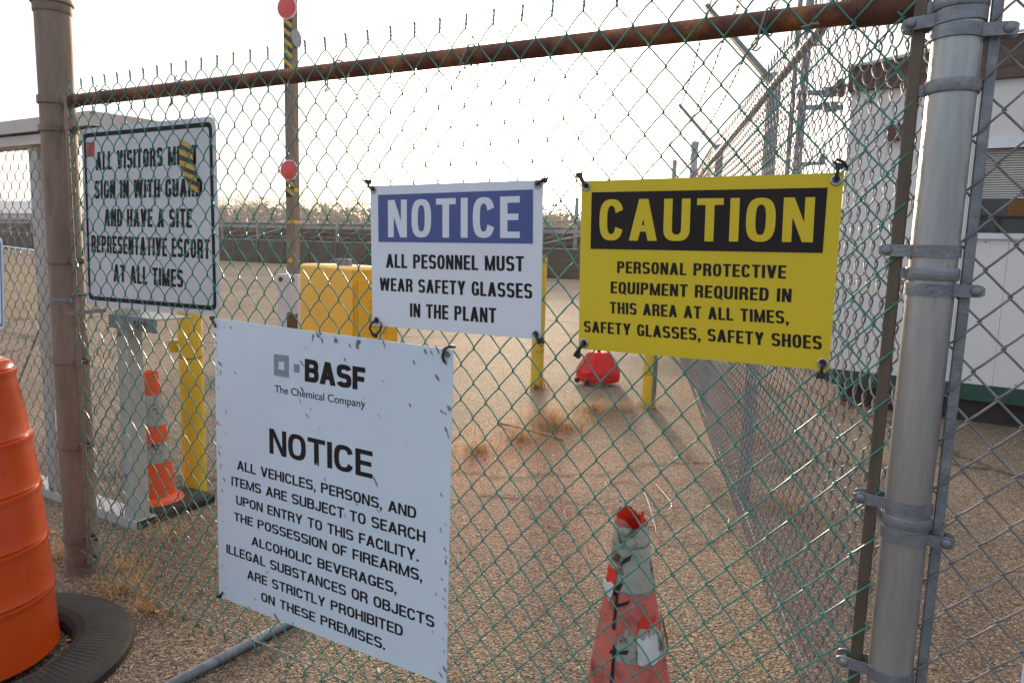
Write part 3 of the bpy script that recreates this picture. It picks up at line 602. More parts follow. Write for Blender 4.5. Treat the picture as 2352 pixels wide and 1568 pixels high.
# chips and scrapes in the paint
ch = MB(); rr = random.Random(3)
def chipat(x, z, L, wd, ang):
    n = 9; pts = []
    for i in range(n):
        a = 2*math.pi*i/n; q_ = rr.uniform(.55, 1.15); u, v = math.cos(a)*L*q_, math.sin(a)*wd*q_
        pts.append((x+u*math.cos(ang)-v*math.sin(ang), z+u*math.sin(ang)+v*math.cos(ang)))
    flat(ch, pts, yb-.0003-rr.random()*.0002, .0001)
big = [(-1.4254, 1.0405, .016), (-1.3571, 1.0325, .014), (-1.2806, 1.0276, .017), (-1.3252, .9834, .011), (-1.0195, .9695, .015), (-.9902, .841, .016), (-1.468, .8082, .013), (-1.4935, .8471, .012), (-1.7662, .8962, .008), (-1.8111, .7692, .013), (-1.1039, .8887, .011), (-1.1917, .9411, .006), (-1.1898, 1.0363, .016), (-1.0569, 1.0304, .013), (-1.0387, 1.0303, .013), (-1.0208, 1.0395, .015), (-.978, .897, .013), (-1.4843, .8802, .014), (-1.4861, .9559, .017), (-1.2547, .8877, .007), (-1.265, .8763, .009), (-1.4533, .8294, .008), (-1.2062, .8467, .008), (-1.4198, .7773, .006), (-1.7813, 1.0314, .009), (-1.808, 1.0292, .008), (-1.4711, .9992, .007), (-.998, 1.0125, .02), (-1.2174, .6664, .022), (-1.607, .1664, .020), (-1.0024, .5825, .013), (-.9855, .4265, .012), (-1.0018, .6741, .010), (-1.4008, .6368, .01), (-1.4288, .6745, .012), (-1.5344, .1672, .01), (-1.698, .1973, .009), (-1.7261, .1598, .008), (-1.8326, .1936, .008), (-1.0131, .4067, .008), (-1.0231, .3019, .008), (-.9814, .3353, .012), (-.9812, .2088, .018), (-.995, .1916, .012), (-1.6426, .299, .011), (-1.3261, .5475, .009), (-1.2828, .5888, .009)]
for x, z, L in big: chipat(x, z, L*.75, L*rr.uniform(.12, .3), math.radians(rr.uniform(112, 140)))
for i in range(4): chipat(-1.4254+rr.uniform(-.02, .02), 1.040+rr.uniform(-.006, .006), .009, .005, rr.random()*3)
for x, z in ((-1.357, 1.030), (-1.281, 1.026), (-1.277, 1.035), (-1.0, 1.035), (-.99, 1.03)): chipat(x, z, .011, .008, rr.random()*3)
for i in range(46):
    e_ = rr.random()
    if e_ < .42: x, z = -1.853+abs(rr.gauss(0, .012)), rr.uniform(.2, 1.02)
    elif e_ < .78: x, z = -.982-abs(rr.gauss(0, .010)), rr.uniform(.18, 1.0)
    elif e_ < .9: x, z = rr.uniform(-1.8, -1.0), 1.035-abs(rr.gauss(0, .012))
    else: x, z = rr.uniform(-1.8, -1.0), rr.uniform(.2, 1.0)
    L = rr.uniform(.003, .010); chipat(x, z, L, L*rr.uniform(.2, .45), math.radians(rr.uniform(105, 150)))
ch.build('chipped_paint', M['chip'], SB)
cable_tie(SB, [(-1.865, -.018, 1.050), (-1.856, -.022, 1.047), (-1.848, -.020, 1.036), (-1.845, -.019, 1.026)], (-1.866, -.014, 1.053), (.012, .010, .010))
cable_tie(SB, [(-.998, -.019, 1.012), (-1.000, -.023, 1.03), (-.994, -.02, 1.046), (-.98, -.014, 1.052)], (-.9805, -.012, 1.051), (.02, .006, .006))
cable_tie(SB, [(-1.869, -.016, .158), (-1.860, -.022, .163), (-1.850, -.02, .172), (-1.846, -.018, .178)], (-1.862, -.019, .160), (.012, .008, .008))

# visitors sign behind the mesh
SV = thing('visitor_sign', 'old black-bordered white ALL VISITORS sign behind the mesh beside the brown post', 'sign', (-2.25, .03, 1.04))
pts = []
cv = [(-2.5976, 1.6563), (-1.8869, 1.6555), (-1.8868, 1.0567), (-2.6208, 1.0397)]
def rounded(cs, r, n=5):
    out = []; K = len(cs)
    for i in range(K):
        p, a, b_ = np.array(cs[i]), np.array(cs[i-1]), np.array(cs[(i+1) % K]); da = (a-p)/np.linalg.norm(a-p); db = (b_-p)/np.linalg.norm(b_-p)
        for t in np.linspace(0, 1, n): q = p+da*r*(1-t)**2+db*r*t**2; out.append(tuple(q))
    return out
b = MB(); b.prism([(x, .030, z) for x, z in rounded(cv, .03)], (0, 0, 0), (0, .003, 0)); b.build('panel', M['sign_old'], SV)
bo = rounded([(-2.5841, 1.640), (-1.9010, 1.6400), (-1.9020, 1.0700), (-2.6030, 1.0605)], .022); bi = rounded([(-2.5720, 1.6260), (-1.9150, 1.6260), (-1.9160, 1.0840), (-2.5900, 1.0750)], .014)
b = MB()
for i in range(len(bo)):
    j = (i+1) % len(bo); flat(b, [bo[i], bo[j], bi[j], bi[i]], .0297, .0005)
b.build('border', M['sign_black'], SV)
yv = .0296
for s_, c_ in (('ALL VISITORS MUST', [[-2.5207, 1.5129], [-2.5154, 1.5749], [-1.9718, 1.5179], [-1.9691, 1.5756]]), ('SIGN IN WITH GUARD', [[-2.537, 1.4168], [-2.5316, 1.4787], [-1.9556, 1.4191], [-1.9531, 1.4749]]),
               ('AND HAVE A SITE', [[-2.4862, 1.3228], [-2.4813, 1.3818], [-2.0096, 1.3236], [-2.0066, 1.3829]]), ('REPRESENTATIVE ESCORT', [[-2.5723, 1.231], [-2.5671, 1.2903], [-1.9277, 1.2287], [-1.9251, 1.2895]]),
               ('AT ALL TIMES', [[-2.4464, 1.1333], [-2.4416, 1.1935], [-2.0635, 1.1327], [-2.0605, 1.1901]])):
    textline(SV, s_, c_, yv, w=.44, t=.175, gap=.075)
b = MB(); flat(b, [(-2.5714, 1.5613), (-2.5246, 1.5596), (-2.5203, 1.6082), (-2.5669, 1.6103)], yv); b.build('red_sticker', M['red_paint'], SV)
# crumpled strip of hazard tape
tp = MB(); cl = [(-2.038, 1.590, .034), (-2.035, 1.555, .040), (-2.032, 1.520, .042), (-2.016, 1.490, .044), (-2.000, 1.462, .044), (-2.005, 1.437, .04)]
cl = [(-2.036+.042*t+.004*math.sin(t*9), 1.590-.150*t, .027+.010*math.sin(math.pi*t)) for t in np.linspace(0, 1, 19)]
for i in range(18):
    a, b_ = cl[i], cl[i+1]; dy = lambda t: .0285-.006*abs(math.sin(t*3.1)); sk = .010
    V = [(a[0]-a[2], dy(i), a[1]+sk), (a[0]+a[2], dy(i)-.003, a[1]-sk), (b_[0]+b_[2], dy(i+1)-.003, b_[1]-sk), (b_[0]-b_[2], dy(i+1), b_[1]+sk)]
    tp.add(V+[(x, y+.0006, z) for x, y, z in V], [(0, 3, 2, 1), (4, 5, 6, 7), (0, 1, 5, 4), (2, 3, 7, 6), (1, 2, 6, 5), (3, 0, 4, 7)], mi=(i//2) % 2)
tp.build('hazard_tape', [M['tape_y'], M['tape_k']], SV)
# stray steel wire loop hanging on the sign
b = MB(); b.tube([(-2.33+.026*math.cos(a), .022, 1.628+.038*math.sin(a)) for a in np.linspace(1.9, 6.4, 20)], .0008, 5); b.build('wire_loop', M['galv'], SV, True)

# partial sign with blue rim at the left edge of the photo
SL = thing('notice_sign', 'white sign edge with blue rim at the far left, hung beyond the brown post', 'sign', (-3.3, -.02, .9))
b = MB(); b.prism([(x, -.02, z) for x, z in rounded([(-3.55, 1.27), (-3.085, 1.27), (-3.115, .914), (-3.55, .90)], .02)], (0, 0, 0), (0, .003, 0)); b.build('panel', M['sign_white'], SL)
b = MB(); oo = rounded([(-3.54, 1.26), (-3.095, 1.26), (-3.123, .924), (-3.54, .91)], .016); ii = rounded([(-3.53, 1.25), (-3.103, 1.25), (-3.130, .932), (-3.53, .92)], .012)
for i in range(len(oo)): j = (i+1) % len(oo); flat(b, [oo[i], oo[j], ii[j], ii[i]], -.0203)
b.build('border', M['sign_blue'], SL)
b = MB(); b.lathe([(.025, 0), (.025, 1.4)], (-3.42, .012, 0), 20); b.build('stake', M['galv_post'], SL, True)

# ------------------------------------------------------------------ rear sliding gate (white steel frame with mesh)
G = thing('sliding_gate', 'white steel framed mesh gate standing behind the brown post', 'gate', (-4.2, .41, 0))
b = MB(); b.bbox((-5.0, .410, .021+.0), (4.16, .10, .042), .003); b.build('bottom_rail', M['white_steel'], G)
for x in (-3.603, -5.6, -6.9):
    b = MB(); b.bbox((x, .398, .86), (.078, .07, 1.64), .004); b.build('upright', M['white_steel'], G)
b = MB(); b.box((-2.9190, .410, .021), (.002, .088, .034)); b.build('rail_end_shade', M['rubber'], G)  # dark plate painted as the shaded hollow of the open tube
b = MB(); b.bbox((-2.972, .400, .86), (.088, .066, 1.64), .004); b.build('end_upright', M['white_steel'], G)
for k, z in enumerate((.87, .545, .24)):
    q = MB(); q.box((-2.99, .369, z), (.02, .012, .016)); q.build('bolt', M['galv_fit'], G)
b = MB()
prof = [(-7.2, 1.743), (-3.124, 1.752), (-2.789, 1.700), (-2.785, 1.761), (-3.124, 1.811), (-7.2, 1.800)]
b.prism([(x, .36, z) for x, z in prof], (0, 0, 0), (0, .15, 0)); b.build('top_beam', M['beam'], G)
b = MB(); b.box((-5.1, .425, 1.722), (4.2, .09, .038)); b.box((-5.1, .40, 1.695), (4.2, .11, .012)); b.build('beam_track', M['beam'], G)
mb = chainlink((0, .352, 0), (1, 0, 0), (0, -1, 0), 0, 62, lambda i: -5.235+.0363*i, .08, 1.672, .087, .0016, top='knuckle', sides=4, sub=3)
mb.build('chain_link_mesh', M['galv'], G, True)
b = MB(); b.tube([(-4.15, .37, .20), (-3.50, .37, 1.02)], .0035, 6); b.tube([(-4.1, .375, 1.30), (-3.05, .375, .15)], .003, 6); b.build('truss_rod', M['galv_fit'], G, True)

# latch bracket between the posts
LB = thing('gate_latch', 'galvanised gate latch plate bridging the brown post and the white gate upright', 'latch', (-2.83, .3, 1.0))
b = MB(); b.box((-2.835, .415, .958), (.33, .17, .004)); b.box((-2.835, .330, .930), (.33, .004, .055)); b.build('channel_plate', M['galv_fit'], LB)
b = MB(); b.strip([(-2.665, -.012), (-2.652, -.018), (-2.64, .0), (-2.66, .12), (-2.75, .25), (-2.83, .33)], .007, 1.012, .004); b.build('fork_arm', M['galv_fit'], LB)
b = MB(); b.tube([(-2.655, .00, 1.076), (-2.64, .05, 1.076), (-2.64, .10, 1.06)], .007, 8)
for x in (-2.80, -2.76): b.tube([(x+.014*math.cos(a), .324, .935+.014*math.sin(a)) for a in np.linspace(0, 6.28, 12)], .003, 6)
b.build('shackle', M['galv_fit'], LB, True)

# ------------------------------------------------------------------ grabber cone and its slab
GC = thing('traffic_cone', 'orange and white striped delineator cone beside the yellow bollard', 'cone', (-3.110, .58, 0))
c_ = (-3.112, .582)
def coneR(z): return .030+.066*max(0, 1-z/.66)**1.0
b = MB(); P = [(coneR(z), z) for z in np.linspace(.045, .665, 26)]+[(.026, .665), (.024, .60)]
P = [(.125, .042), (.120, .052), (.10, .060)]+[(r, z) for r, z in P if z > .065]
b.lathe(P, (*c_, 0), 40, caps=False); b.build('body', M['orange_cone'], GC, True)
for z0_, z1_ in ((.41, .555), (.235, .33)):
    q = MB(); q.lathe([(coneR(z)+.0012, z) for z in np.linspace(z0_, z1_, 6)], (*c_, 0), 40, caps=False); q.build('reflective_sleeve', M['cone_white'], GC, True)
b = MB(); b.bbox((-3.055, .625, .021), (.245, .32, .040), .012, rz=.06); o = b.build('rubber_base', M['rubber'], GC)
o.location.x += -.0
# ------------------------------------------------------------------ bollards
def bollard(name, x, y, R, h, m, label, cap='dome'):
    t = thing(name, label, 'bollard', (x, y, 0), 'yellow steel bollards')
    b = MB(); pr_ = [(R, 0), (R, h-.02)]+([(R*math.cos(a), h-.02+R*.45*math.sin(a)) for a in np.linspace(.1, 1.5, 6)]+[(.0005, h-.02+R*.45)] if cap == 'dome' else [(R, h), (R*.85, h), (R*.85, h-.1)])
    b.lathe(pr_, (x, y, 0), 36, caps=False); b.build('pipe', m, t, True); return t
t = bollard('bollard', -3.155, .825, .0565, 1.02, M['yellow'], 'thick clean yellow bollard beside the striped delineator cone')
b = MB(); b.tube([(-3.155+.0575*math.cos(a), .825+.0575*math.sin(a), .700+.004*math.sin(a*2)) for a in np.linspace(0, 2*math.pi, 25)[:-1]], .0022, 5, closed=True); b.build('wire_band', M['rust_patch'], t, True)
b = MB(); b.lathe([(.0005, 0), (.028, .0), (.036, .03), (.034, .06), (.0005, .066)], (-3.235, .80, .72), 16); b.build('reflector_bracket', M['tape_y'], t, True)
t = bollard('bollard', -3.025, 4.29, .058, 1.215, M['yellow_rust'], 'rust-chipped yellow bollard just right of the white NOTICE banner', 'open')
t = bollard('bollard', -1.915, 4.20, .058, .95, M['yellow'], 'yellow bollard with grey scraped side below the yellow CAUTION banner', 'open')
b = MB(); b.tube([(-1.915+.0585*math.cos(-.65), 4.20+.0585*math.sin(-.65), .02), (-1.915+.0585*math.cos(-.6), 4.20+.0585*math.sin(-.6), .50)], .013, 6); b.tube([(-1.915+.0585*math.cos(-.4), 4.20+.0585*math.sin(-.4), .12), (-1.915+.0585*math.cos(-.35), 4.20+.0585*math.sin(-.35), .42)], .012, 6); b.build('scraped_patch', M['galv_fit'], t)
b = MB(); b.tube([(-1.915+.0590*math.cos(a), 4.20+.0590*math.sin(a), .28) for a in np.linspace(0, 2*math.pi, 25)[:-1]], .003, 5, closed=True); b.build('wire_band', M['rust_patch'], t, True)

# ------------------------------------------------------------------ orange drum
DR = thing('traffic_drum', 'glossy orange ribbed traffic drum at the lower left edge', 'traffic drum', (-2.385, -.49, 0))
dc = (-2.385, -.49)
prof = [(.20, .02), (.222, .03)]
secs = [(.03, .225, .222, .215), (.225, .385, .216, .207), (.385, .545, .206, .197), (.545, .70, .194, .182), (.70, .90, .176, .152)]
for z0_, z1_, ra, rb in secs:
    prof += [(ra+.001, z0_+.002), (ra+.003, z0_+.006), (ra+.0005, z0_+.012), (ra-.001, z0_+.05), (rb+.001, z1_-.03), (rb+.003, z1_-.014), (rb+.0055, z1_-.008), (rb+.0045, z1_-.002), (rb-.006, z1_+.001)]
prof = [p_ for p_ in prof]; 
prof += [(.149, .905), (.142, .918), (.13, .926), (.10, .93), (.07, .928), (.0005, .926)]
b = MB(); b.lathe(prof, (*dc, 0), 96); b.build('body', M['orange'], DR, True)
hd = MB(); hd.tube([(-2.385+x, -.49-.0, .925+z) for x, z in ((-.09, 0), (-.075, .03), (-.03, .045), (.03, .045), (.075, .03), (.09, 0))], .014, 10); hd.build('handle', M['orange'], DR, True)
tr = MB(); P = [(.232, .012), (.236, .036), (.248, .052), (.270, .060), (.31, .054), (.36, .043), (.396, .034), (.407, .027), (.406, .004), (.236, .004)]
# tread ribs
k = 240; tr.lathe(P, (-2.345, -.487, 0), k, caps=False)
V = tr.v[0]; ang = np.arctan2(V[:, 1]+.487, V[:, 0]+2.345); rad = np.hypot(V[:, 1]+.487, V[:, 0]+2.345)
rib = (np.round((ang % (2*math.pi))/(2*math.pi/k)).astype(int) % 2)*.0022*np.clip(1-np.abs(rad-.285)/.05, 0, 1); V[:, 2] += rib
o = tr.build('tyre_ring_base', M['rubber'], DR, False)

# ------------------------------------------------------------------ worn traffic cone (front)
CN = thing('traffic_cone', 'battered faded pink traffic cone with torn top and dirty white collars', 'cone', (-.575, .27, 0))
rx = np.array([.863, .504]); rx /= np.linalg.norm(rx)
def cen(z): s = -.010-.024*(z/.66); return np.array([-.57, .27])+rx*s
def cR(z): return .0375+max(0, .62-z)*.152
def coneband(z0_, z1_, off, wob=0, n=12, k=48, a0=0, a1=2*math.pi, jag0=0, jag1=0, closed=True, dent=.003, torn=0):
    mb = MB(); V = []; A = np.linspace(a0, a1, k, endpoint=not closed)
    rj = random.Random(int(z0_*1000)+int(off*1e5)); j0 = [rj.uniform(-jag0, jag0) for _ in A]; j1 = [rj.uniform(-jag1, jag1) for _ in A]
    for i in range(n+1):
        t = i/n
        for q_, a in enumerate(A):
            z = z0_+j0[q_]*(1-t)+(z1_-z0_+(j1[q_]+(torn*(math.cos(a-2.9)+.35*math.sin(a*3+1)+.2*math.sin(a*7))))*t)*t
            c = cen(z); R = cR(z)+off+wob*math.sin(a*5+z*40)*.5+dent*math.sin(a*2+z*9)
            V.append((c[0]+R*math.cos(a), c[1]+R*math.sin(a), z))
    F = []
    for i in range(n):
        for q_ in range(k if closed else k-1): r_ = (q_+1) % k; F.append((i*k+q_, i*k+r_, (i+1)*k+r_, (i+1)*k+q_))
    mb.add(V, F); return mb
b = coneband(.02, .618, 0, .0012, 30, 56, jag1=.002, torn=.016); 
b.build('body', M['cone_pink'], CN, True)
b = coneband(.56, .618, -.0035, .001, 4, 56, jag1=.002, torn=.016); b.build('inner_rim', M['cone_red'], CN, True)
# torn flap at the top
b = coneband(.600, .640, -.0045, .001, 4, 10, a0=-.3, a1=.15, jag1=.006, closed=False); b.build('torn_flap', M['cone_red'], CN, True)
b = coneband(.560, .604, .0022, .0012, 5, 48, jag1=.003); b.build('reflective_collar', M['cone_white'], CN, True)
b = coneband(.552, .5590, .0026, .0012, 2, 48); b.build('dirt_line', M['chip'], CN, True)
b = coneband(.442, .4465, .0026, .0012, 2, 48, jag0=.002); b.build('dirt_line', M['chip'], CN, True)
b = coneband(.445, .565, .0014, .0016, 8, 48, jag0=.002); b.build('reflective_collar', M['cone_white'], CN, True)
fa = math.atan2(-.86, .5)  # towards the viewer
b = coneband(.270, .348, .0022, .001, 6, 26, a0=fa-.55, a1=fa+1.9, jag0=.002, jag1=.014, closed=False); b.build('torn_collar', M['cone_white'], CN, True)
b = coneband(.275, .338, .0050, .004, 5, 10, a0=fa+.05, a1=fa+.75, jag0=.006, jag1=.008, closed=False); b.build('peeling_film', M['cone_white2'], CN, True)
b = coneband(.345, .385, .0018, .001, 3, 10, a0=fa+.1, a1=fa+.85, jag0=.004, jag1=.010, closed=False); b.build('bright_patch', M['cone_red'], CN, True)
b = coneband(.445, .497, .0050, .002, 3, 6, a0=fa-1.35, a1=fa-.75, jag0=.006, jag1=.006, closed=False); b.build('orange_patch', M['cone_red'], CN, True)
b = coneband(.425, .465, .0120, .006, 4, 7, a0=fa-1.5, a1=fa-.75, jag0=.012, jag1=.004, closed=False); b.build('peeling_film', M['cone_white2'], CN, True)
b = coneband(.255, .36, .010, .005, 5, 5, a0=fa+1.45, a1=fa+1.75, jag0=.014, jag1=.012, closed=False); b.build('peeling_film', M['cone_white'], CN, True)
mk = MB()
def stroke(z0_, z1_, a_0, a_1, wa, zt=0):
    V = []
    for i in range(7):
        t = i/6; z = z0_+(z1_-z0_)*t; a = fa+a_0+(a_1-a_0)*t
        for s_ in (-1, 1):
            zz = z+zt*s_; c = cen(zz); R = cR(zz)+.0024+.003*math.sin((a+s_*wa)*2+zz*9); V.append((c[0]+R*math.cos(a+s_*wa), c[1]+R*math.sin(a+s_*wa), zz))
    mk.add(V, [(2*i, 2*i+1, 2*i+3, 2*i+2) for i in range(6)])
stroke(.345, .440, -.70, -.66, .055); stroke(.405, .424, -.72, -.20, .04, .006); stroke(.205, .312, -.62, -.62, .05); stroke(.288, .300, -.75, -.20, .03, .006)
stroke(.06, .175, -.42, -.60, .05); stroke(.135, .175, -.42, -.22, .04); stroke(.43, .468, -.75, -.55, .10); stroke(.52, .535, -.55, -.15, .05, .008); stroke(.515, .53, .62, .75, .06, .008)
mk.build('marker_strokes', M['mark'], CN)
b = MB(); b.bbox((-.578, .27, .014), (.37, .37, .026), .03, rz=.6); b.build('foot', M['cone_pink'], CN)

# ------------------------------------------------------------------ red wheeled base
RB = thing('sign_base', 'red fluted plastic weighted base on wheels with black socket', 'sign base', (-2.68, 4.90, 0))
rc = (-2.68, 4.90); k = 72
mb = MB(); V = []
lv = [(.205, .03), (.212, .06), (.212, .115), (.200, .135), (.165, .19), (.125, .25), (.088, .295), (.078, .305), (.05, .306)]
for r_, z_ in lv:
    for j in range(k):
        a = 2*math.pi*j/k; fl = 0 if z_ < .12 or z_ > .3 else (.016 if (j//3) % 3 == 0 else 0); V.append((rc[0]+(r_+fl)*math.cos(a), rc[1]+(r_+fl)*math.sin(a), z_))
F = [(i*k+j, i*k+(j+1) % k, (i+1)*k+(j+1) % k, (i+1)*k+j) for i in range(len(lv)-1) for j in range(k)]; F.append(tuple((len(lv)-1)*k+j for j in range(k)))
mb.add(V, F); mb.build('body', M['base_red'], RB, False)
b = MB(); b.lathe([(.017, .30), (.017, .36)], (*rc, 0), 16); b.build('socket', M['black_plastic'], RB, True)
for dx in (-.16, -.02):
    b = MB(); b.lathe([(.0001, -.015), (.027, -.013), (.027, .013), (.0001, .015)], (rc[0]+dx*.9, rc[1]-.215+.4*abs(dx+.02)+.0, .036), 20, M3=Matrix.Rotation(-.3, 3, 'Z') @ Matrix.Rotation(math.pi/2, 3, 'Y')); b.build('wheel', M['black_plastic'], RB, True)

# ------------------------------------------------------------------ striped wooden pole
WP = thing('wooden_pole', 'tall weathered wooden pole with red reflectors and hazard tape', 'pole', (-6.52, 4.60, 0))
pc = np.array([-6.495, 4.594]); az = .25
b = MB(); b.bbox((*pc, 2.35), (.115, .115, 4.7), .006, rz=az); b.build('timber', M['wood'], WP)
nf = np.array([math.sin(az), -math.cos(az)]); tx = np.array([math.cos(az), math.sin(az)])
# faces whose normal turns to the viewer
def disc(z, R, y_off, side=0, m1='reflector'):
    c = pc+nf*(.0575+y_off); M3 = Matrix.Rotation(az, 3, 'Z') @ Matrix.Rotation(math.pi/2, 3, 'X')
    q = MB(); q.lathe([(.0001, .0), (R*1.1, .0), (R*1.1, .010), (R, .012)], (c[0]+tx[0]*side, c[1]+tx[1]*side, z), 28, M3=M3, caps=False); o = q.build('reflector', M['trim_white'], WP, True)
    q = MB(); q.lathe([(R, .012), (R*.6, .016), (.0001, .018)], (c[0]+tx[0]*side, c[1]+tx[1]*side, z), 28, M3=M3, caps=False); q.build('lens', M[m1], o, True)
disc(3.865, .115, .004); disc(2.085, .105, .004)
def face_quad(mb, z0_, z1_, z2_, z3_, off, x0=-.056, x1=.056, mi=0):
    P = lambda s_, z: (pc[0]+nf[0]*(.0575+off)+tx[0]*s_, pc[1]+nf[1]*(.0575+off)+tx[1]*s_, z); mb.add([P(x0, z0_), P(x1, z1_), P(x1, z2_), P(x0, z3_)], [(0, 1, 2, 3)], mi=mi)
def hazard(z0_, z1_):
    mb = MB(); face_quad(mb, z0_, z0_, z1_, z1_, .002, mi=1); z = z0_
    while z < z1_-.06: face_quad(mb, z+.085, z, z+.05, z+.135, .003, mi=0); z += .11
    mb.build('hazard_tape', [M['tape_y'], M['tape_k']], WP)
hazard(3.20, 3.75); hazard(1.78, 1.97)
for z in (3.14, 1.865, 1.50, 2.93):
    if z == 2.93: continue
    q = MB(); q.bbox((*pc, z), (.119, .119, .045), .006, rz=az); q.build('yellow_band', M['tape_y'], WP)
q = MB(); M3 = Matrix.Rotation(az, 3, 'Z') @ Matrix.Rotation(math.pi/2, 3, 'Y'); q.lathe([(.0001, 0), (.1, 0), (.1, .02), (.0001, .02)], (pc[0]+tx[0]*.058, pc[1]+tx[1]*.058, 3.55), 24, M3=M3); q.build('side_disc', M['galv_fit'], WP, True)
q = MB(); q.lathe([(.03, 0), (.022, .02), (.0001, .028)], (pc[0]+nf[0]*.058, pc[1]+nf[1]*.058, 1.045), 14, M3=Matrix.Rotation(az, 3, 'Z') @ Matrix.Rotation(math.pi/2, 3, 'X'), caps=False); q.build('bolt', M['tape_y'], WP, True)
BX = thing('post_sleeve', 'white steel box sleeve with rusty bolts around the foot of the wooden pole', 'sleeve', (-6.5, 4.6, 0))
q = MB(); q.bbox((*pc, .445), (.27, .27, .89), .006, rz=az); q.build('box', M['white_box'], BX)
for sx in (-.085, .07):
    c = pc+nf*.135+tx*sx; q = MB(); q.lathe([(.026, 0), (.026, .012), (.018, .022), (.0001, .024)], (c[0], c[1], .83), 12, M3=Matrix.Rotation(az, 3, 'Z') @ Matrix.Rotation(math.pi/2, 3, 'X'), caps=False); q.build('bolt', M['rust_patch'], BX, True)
q = MB(); P = lambda s_, z: (pc[0]+nf[0]*.138+tx[0]*s_, pc[1]+nf[1]*.138+tx[1]*s_, z)
q.add([P(-.01, 0), P(.134, 0), P(.134, .44), P(.09, .42), P(.05, .435), P(.02, .45), P(-.008, .43)], [(0, 1, 2, 3, 4, 5, 6)]); q.build('torn_rusty_panel', M['rust_patch'], BX)

# ------------------------------------------------------------------ yellow cabinet
CB = thing('storage_cabinet', 'large yellow plastic cabinet with louvred door beside the wooden pole', 'cabinet', (-4.85, 3.9, 0))
c0_ = np.array([-4.62, 3.583]); d1 = np.array([-.946, .326]); d2 = np.array([.326, .946]); L1, L2, HH = 1.17, .50, 1.05
def cabpt(a, b_, z): p_ = c0_+d1*a+d2*b_; return (p_[0], p_[1], z)
q = MB(); q.bbox((*(c0_+d1*L1/2+d2*L2/2), HH/2), (L1, L2, HH), .022, rz=math.atan2(-d1[1], -d1[0])); q.build('body', M['cabinet'], CB, True)
q = MB(); q.prism([cabpt(.025, -.018, .10), cabpt(.0, -.018, .10), cabpt(0, -.018, .90), cabpt(.025, -.018, .90)], (0, 0, 0), (d2[0]*.018, d2[1]*.018, 0)); q.build('corner_strip', M['cabinet'], CB)
q = MB(); V = [(c0_+d1*a)+(-d1)*0 for a in (0, 1)]
P = lambda b_, z, o_: (c0_[0]+d2[0]*b_-d1[0]*o_, c0_[1]+d2[1]*b_-d1[1]*o_, z)
q.prism([P(.04, .08, .0), P(.47, .08, .0), P(.47, .93, .0), P(.04, .93, .0)], (0, 0, 0), (-d1[0]*.014, -d1[1]*.014, 0)); o = q.build('door', M['cabinet'], CB)
for i in range(6):
    z = .42+i*.062; q = MB(); q.prism([P(.16, z, .014), P(.36, z, .014), P(.36, z+.012, .026), P(.16, z+.012, .026)], (0, 0, 0), (0, 0, .006)); q.build('louvre', M['cabinet'], o)
cx_ = c0_+d1*.55+d2*.2
q = MB(); q.bbox((cx_[0], cx_[1], HH+.035), (.13, .09, .07), .01, rz=.3); q.build('cap', M['galv_fit'], CB)
q = MB(); q.tube([(cx_[0]-.06, cx_[1], HH+.045), (cx_[0]-.12, cx_[1]-.01, HH+.05), (cx_[0]-.18, cx_[1]-.01, HH+.03)], .016, 10); q.build('hose', M['sign_blue'], CB, True)

# ------------------------------------------------------------------ receding boundary fence with barbed wire
DF = np.array([-.345, .939, 0]); DF /= np.linalg.norm(DF); NF = np.array([-DF[1], DF[0], 0]); OF = np.array([.03, .05, 0])
F3 = thing('boundary_fence', 'tall bare chain link fence with barbed wire running away from the steel post', 'fence', (-1.4, 4.0, 0))
LF = 8.6
def fp(t, off=0, z=0): p_ = OF+DF*t+NF*off; return (p_[0], p_[1], z)
mb = chainlink(OF, DF, NF, 1, 236, lambda i: .0363*i, .03, 2.105, .086, .0021, sides=4, sub=4, bag=.012, depth=.0068)
mb.build('chain_link_mesh', M['galv'], F3, True)
q = MB(); q.tube([fp(t, -.03, 2.055) for t in (.0, LF)], .0205, 14); q.build('top_rail', M['galv_post'], F3, True)
q = MB(); q.tube([fp(t, -.01, .09+.01*math.sin(t*4)) for t in np.linspace(0, LF, 60)], .002, 5); q.build('tension_wire', M['galv'], F3, True)
arms = []
for t in (2.35, 4.75, 6.95):
    q = MB(); c = fp(t, -.062); q.lathe([(.032, 0), (.032, 2.12), (.036, 2.12), (.034, 2.15), (.0005, 2.16)], (c[0], c[1], 0), 24, caps=False); q.build('post', M['galv_post'], F3, True)
    a0_ = np.array(fp(t, -.05, 2.11)); 
    a1_ = a0_+NF*.33+np.array([0, 0, .36]); arms.append((a0_, a1_))
    q = MB(); dirv = (a1_-a0_); ln = np.linalg.norm(dirv); w0, w1 = .030, .017
    s1 = DF*1.0
    V = []
    for p_, w_ in ((a0_, w0), (a1_, w1)):
        up = np.cross(dirv/ln, s1)
        for sx, su in ((-1, -1), (1, -1), (1, 1), (-1, 1)): V.append(p_+s1*w_*sx+up*.010*su)
    q.add(V, [(0, 3, 2, 1), (4, 5, 6, 7), (0, 1, 5, 4), (1, 2, 6, 5), (2, 3, 7, 6), (3, 0, 4, 7)]); q.build('barb_arm', M['galv_fit'], F3)
